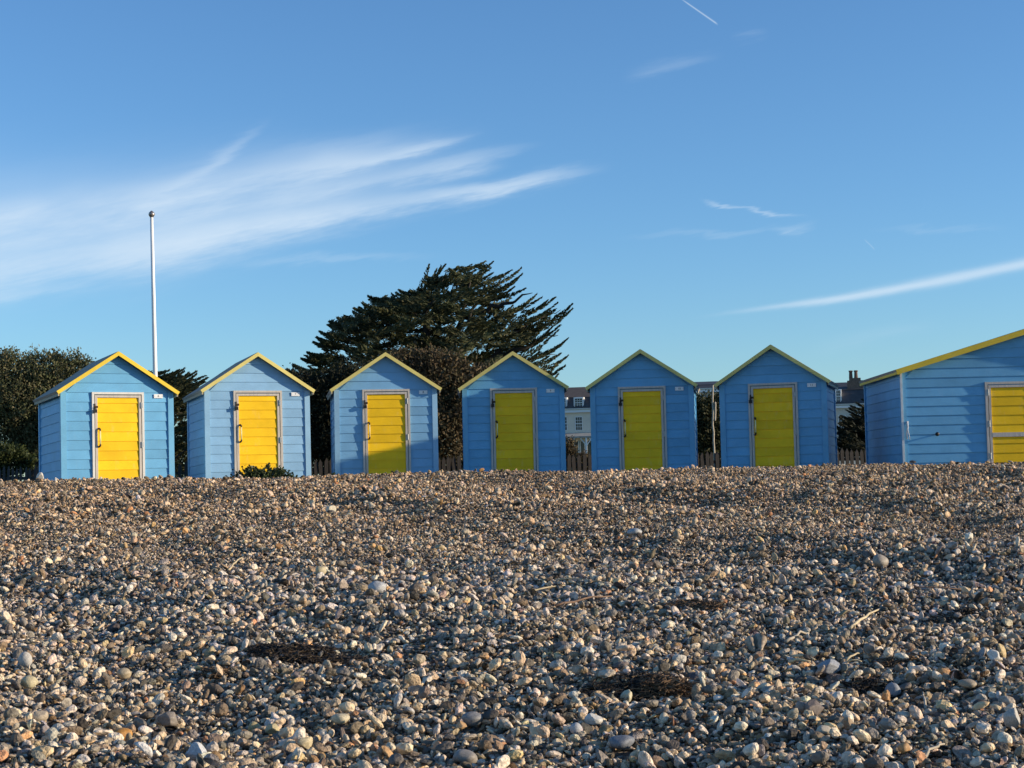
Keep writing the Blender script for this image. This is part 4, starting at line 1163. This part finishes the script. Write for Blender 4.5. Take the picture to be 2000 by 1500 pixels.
def stick(name, lab, p0, p1, r, mat, bend=.006, fork=None):
    a, c = on_ground(*p0), on_ground(*p1); a[2] += .032; c[2] += .038
    root = np.array(a); n = 7; mb = MB()
    ps = [a * (1 - t) + c * t + np.array([0, 0, .012 * math.sin(math.pi * t)]) + RNG.normal(size=3) * bend * (0 < t < 1) - root for t in np.linspace(0, 1, n)]
    mb.tube(ps, [r * (1 - .5 * t) for t in np.linspace(0, 1, n)], 7)
    if fork:
        f = on_ground(*fork) + np.array([0, 0, .03]) - root; mb.tube([ps[3], (ps[3] + f) / 2 + np.array([0, 0, .008]), f], [r * .7, r * .55, r * .3], 6)
    o = mb.build(name, mat, None, True); o.location = root
    return tag(o, lab, 'stick', 'driftwood sticks and stems')
stick('straw_stem', 'long pale straw stem lying mid-slope at centre', (1008, 1174), (1104, 1154), .008, M['straw'], .002)
stick('driftwood_stick', 'thin brown crooked stick below the long pale straw', (1085, 1193), (1195, 1176), .009, M['brownwood'], .008)
stick('straw_stem', 'pale stick standing out mid-slope at the right', (1661, 1238), (1716, 1203), .010, M['straw'], .004)
stick('straw_stem', 'short pale stick high on the left of the bank', (446, 1122), (474, 1098), .009, M['straw'], .003)
stick('driftwood_stick', 'pale forked twig at the bottom right corner', (1800, 1498), (1845, 1472), .008, M['palewood'], .006, (1812, 1478))
stick('straw_stem', 'upper pale stem of the pair left of the blue-grey flint', (1550, 1294), (1592, 1303), .009, M['straw'], .002)
stick('straw_stem', 'lower pale stem of the pair left of the blue-grey flint', (1541, 1305), (1584, 1307), .009, M['straw'], .002)
stick('straw_stem', 'slanting stem right of the blue-grey flint lump', (1652, 1304), (1680, 1291), .007, M['straw'], .002)
stick('straw_stem', 'level stem right of the blue-grey flint lump', (1655, 1306), (1684, 1307), .006, M['straw'], .002)
stick('driftwood_stick', 'pale curled root left of the slanting right-hand stick', (1535, 1265), (1580, 1250), .010, M['palewood'], .008, (1548, 1252))
stick('driftwood_stick', 'short reddish stick at the right of the strand line', (1583, 1144), (1630, 1146), .008, M['brownwood'], .003)
stick('straw_stem', 'thin stem above the brown crooked stick', (1090, 1141), (1180, 1147), .005, M['straw'], .003)
stick('driftwood_stick', 'faint thin stick along the right of the strand line', (1640, 1158), (1880, 1163), .006, M['brownwood'], .008)
stick('driftwood_stick', 'upright splinter of pale wood low on the right', (1808, 1398), (1803, 1368), .007, M['palewood'], .002)

m, nt, b = new_mat('dry_seaweed'); g_ = nd(nt, 'ShaderNodeNewGeometry')
nt.links.new(ramp(nt, g_.outputs['Random Per Island'], [(0, (.008, .006, .005)), (.5, (.020, .014, .009)), (.8, (.055, .035, .018)), (1, (.15, .10, .05))]), b.inputs['Base Color']); b.inputs['Roughness'].default_value = .6
M['weed'] = m
m, nt, b = new_mat('tan_seaweed'); g_ = nd(nt, 'ShaderNodeNewGeometry')
nt.links.new(ramp(nt, g_.outputs['Random Per Island'], [(0, (.03, .018, .01)), (.4, (.10, .058, .028)), (1, (.26, .155, .075))]), b.inputs['Base Color']); b.inputs['Roughness'].default_value = .7
M['weedtan'] = m
def weed(lab, px, py, wpx, dpx, n, hgt, mat, seed):
    g = on_ground(px, py); s = g[1] / FPX; rg = np.random.default_rng(seed); mb = MB()
    cl = [(rg.uniform(-.8, .8), rg.uniform(-.7, .7), rg.uniform(.4, 1.2)) for _ in range(7)]
    for i in range(n):
        a = rg.uniform(0, 6.283); rr = math.sqrt(rg.random())
        q = cl[rg.integers(0, len(cl))]
        cx, cy = (q[0] + .42 * q[2] * rr * math.cos(a)) * wpx / 2 * s, (q[1] + .42 * q[2] * rr * math.sin(a)) * dpx / 2 * s
        d = rg.normal(0, 1.1); L_ = rg.uniform(.05, .17); p = []
        zz = hgt * (1 - rr * rr) * rg.uniform(.3, 1.1) + .020
        for k in range(6):
            t = k / 5 - .5
            p.append((cx + math.cos(d) * L_ * t + rg.normal() * .015, cy + math.sin(d) * L_ * t + rg.normal() * .015,
                      float(ground(g[0] + cx + math.cos(d) * L_ * t, g[1] + cy + math.sin(d) * L_ * t)) - g[2] + zz + rg.normal() * .007))
        mb.tube(p, rg.uniform(.0010, .0030), 4, False)
    o = mb.build('seaweed_clump', mat); o.location = g
    return tag(o, lab, 'seaweed', 'dried seaweed on the shingle')
weed('long black seaweed patch lying across the lower left of the bank', 612, 1288, 250, 110, 620, .022, M['weed'], 1)
weed('dark seaweed mass behind the pointed cream stone', 1235, 1360, 180, 120, 460, .032, M['weed'], 2)
weed('tan wiry seaweed tuft right of the pointed cream stone', 1300, 1352, 80, 70, 420, .055, M['weedtan'], 3)
weed('small black seaweed hollow at the lower right', 1700, 1357, 80, 60, 170, .025, M['weed'], 4)
weed('dark brown seaweed strands at the right of the strand line', 1838, 1215, 130, 80, 90, .02, M['weed'], 5)
weed('reddish seaweed scraps on the strand line right of the crooked stick', 1360, 1190, 120, 70, 110, .025, M['weedtan'], 6)
weed('brown weed scraps right of the straw bundle', 1760, 1305, 70, 50, 70, .025, M['weedtan'], 7)
weed('faint tan weed scraps by the left of the long black patch', 415, 1325, 70, 40, 60, .02, M['weedtan'], 8)
# folded dry frond standing on the shingle
g = on_ground(1474, 1282); s = g[1] / FPX * .70
rg = np.random.default_rng(4); vs = []
NU, NV = 13, 8
for i in range(NU):
    for k in range(NV):
        u_, v_ = i / (NU - 1) * 2 - 1, k / (NV - 1)
        wd = (.18 + .82 * v_ ** .7) * (1 + .12 * math.sin(7 * v_ + 2 * u_))
        xx = 30 * u_ * wd + 6 * v_ + rg.normal() * 1.6
        zz = 46 * v_ * (1 - .38 * abs(u_) ** 2) + rg.normal() * 1.8 + (6 if u_ > .2 else 0) * v_
        yy = .035 * math.sin(5.5 * u_ + 1.5 * v_) - .05 * abs(u_) + rg.normal() * .006 + .10 * v_ * v_
        vs.append((xx * s, yy, zz * s))
fs = [(i * NV + k, i * NV + k + 1, (i + 1) * NV + k + 1, (i + 1) * NV + k) for i in range(NU - 1) for k in range(NV - 1)]
o = mesh('dry_frond', vs, fs, plain('dry_frond_skin', (.36, .28, .19), .6, .45, 25), None, True)
sm = o.modifiers.new('thickness', 'SOLIDIFY'); sm.thickness = .004
o.location = (g[0], g[1], g[2] + .02); tag(o, 'folded pale brown dry frond standing up right of the seaweed mass', 'frond')

# scraps of dry straw and stem over the strand line
n = 420
yy_ = np.clip(RNG.normal(11.0, 2.2, n), 6.8, 17); xx_ = RNG.uniform(-1, 1, n) * (.315 * yy_ + .3)
dd = RNG.uniform(0, np.pi, n); ll = RNG.uniform(.02, .085, n)
C = np.stack([xx_, yy_, ground(xx_, yy_) + RNG.uniform(.012, .026, n)], 1)
D = unit(np.stack([np.cos(dd), np.sin(dd), RNG.normal(0, .18, n)], 1))
mb = MB()
for c_, d_, l_ in zip(C, D, ll):
    k_ = RNG.normal(size=3) * .004
    mb.tube([c_ - d_ * l_ / 2, c_ + k_, c_ + d_ * l_ / 2], RNG.uniform(.0012, .0030), 4, False)
o = mb.build('straw_scraps', leafmat('straw_scraps', [(.20, .14, .07), (.42, .33, .19), (.55, .46, .30)], .7, 0))
tag(o, 'scraps of dry straw and stem strewn over the shingle', 'straw', kind='stuff')
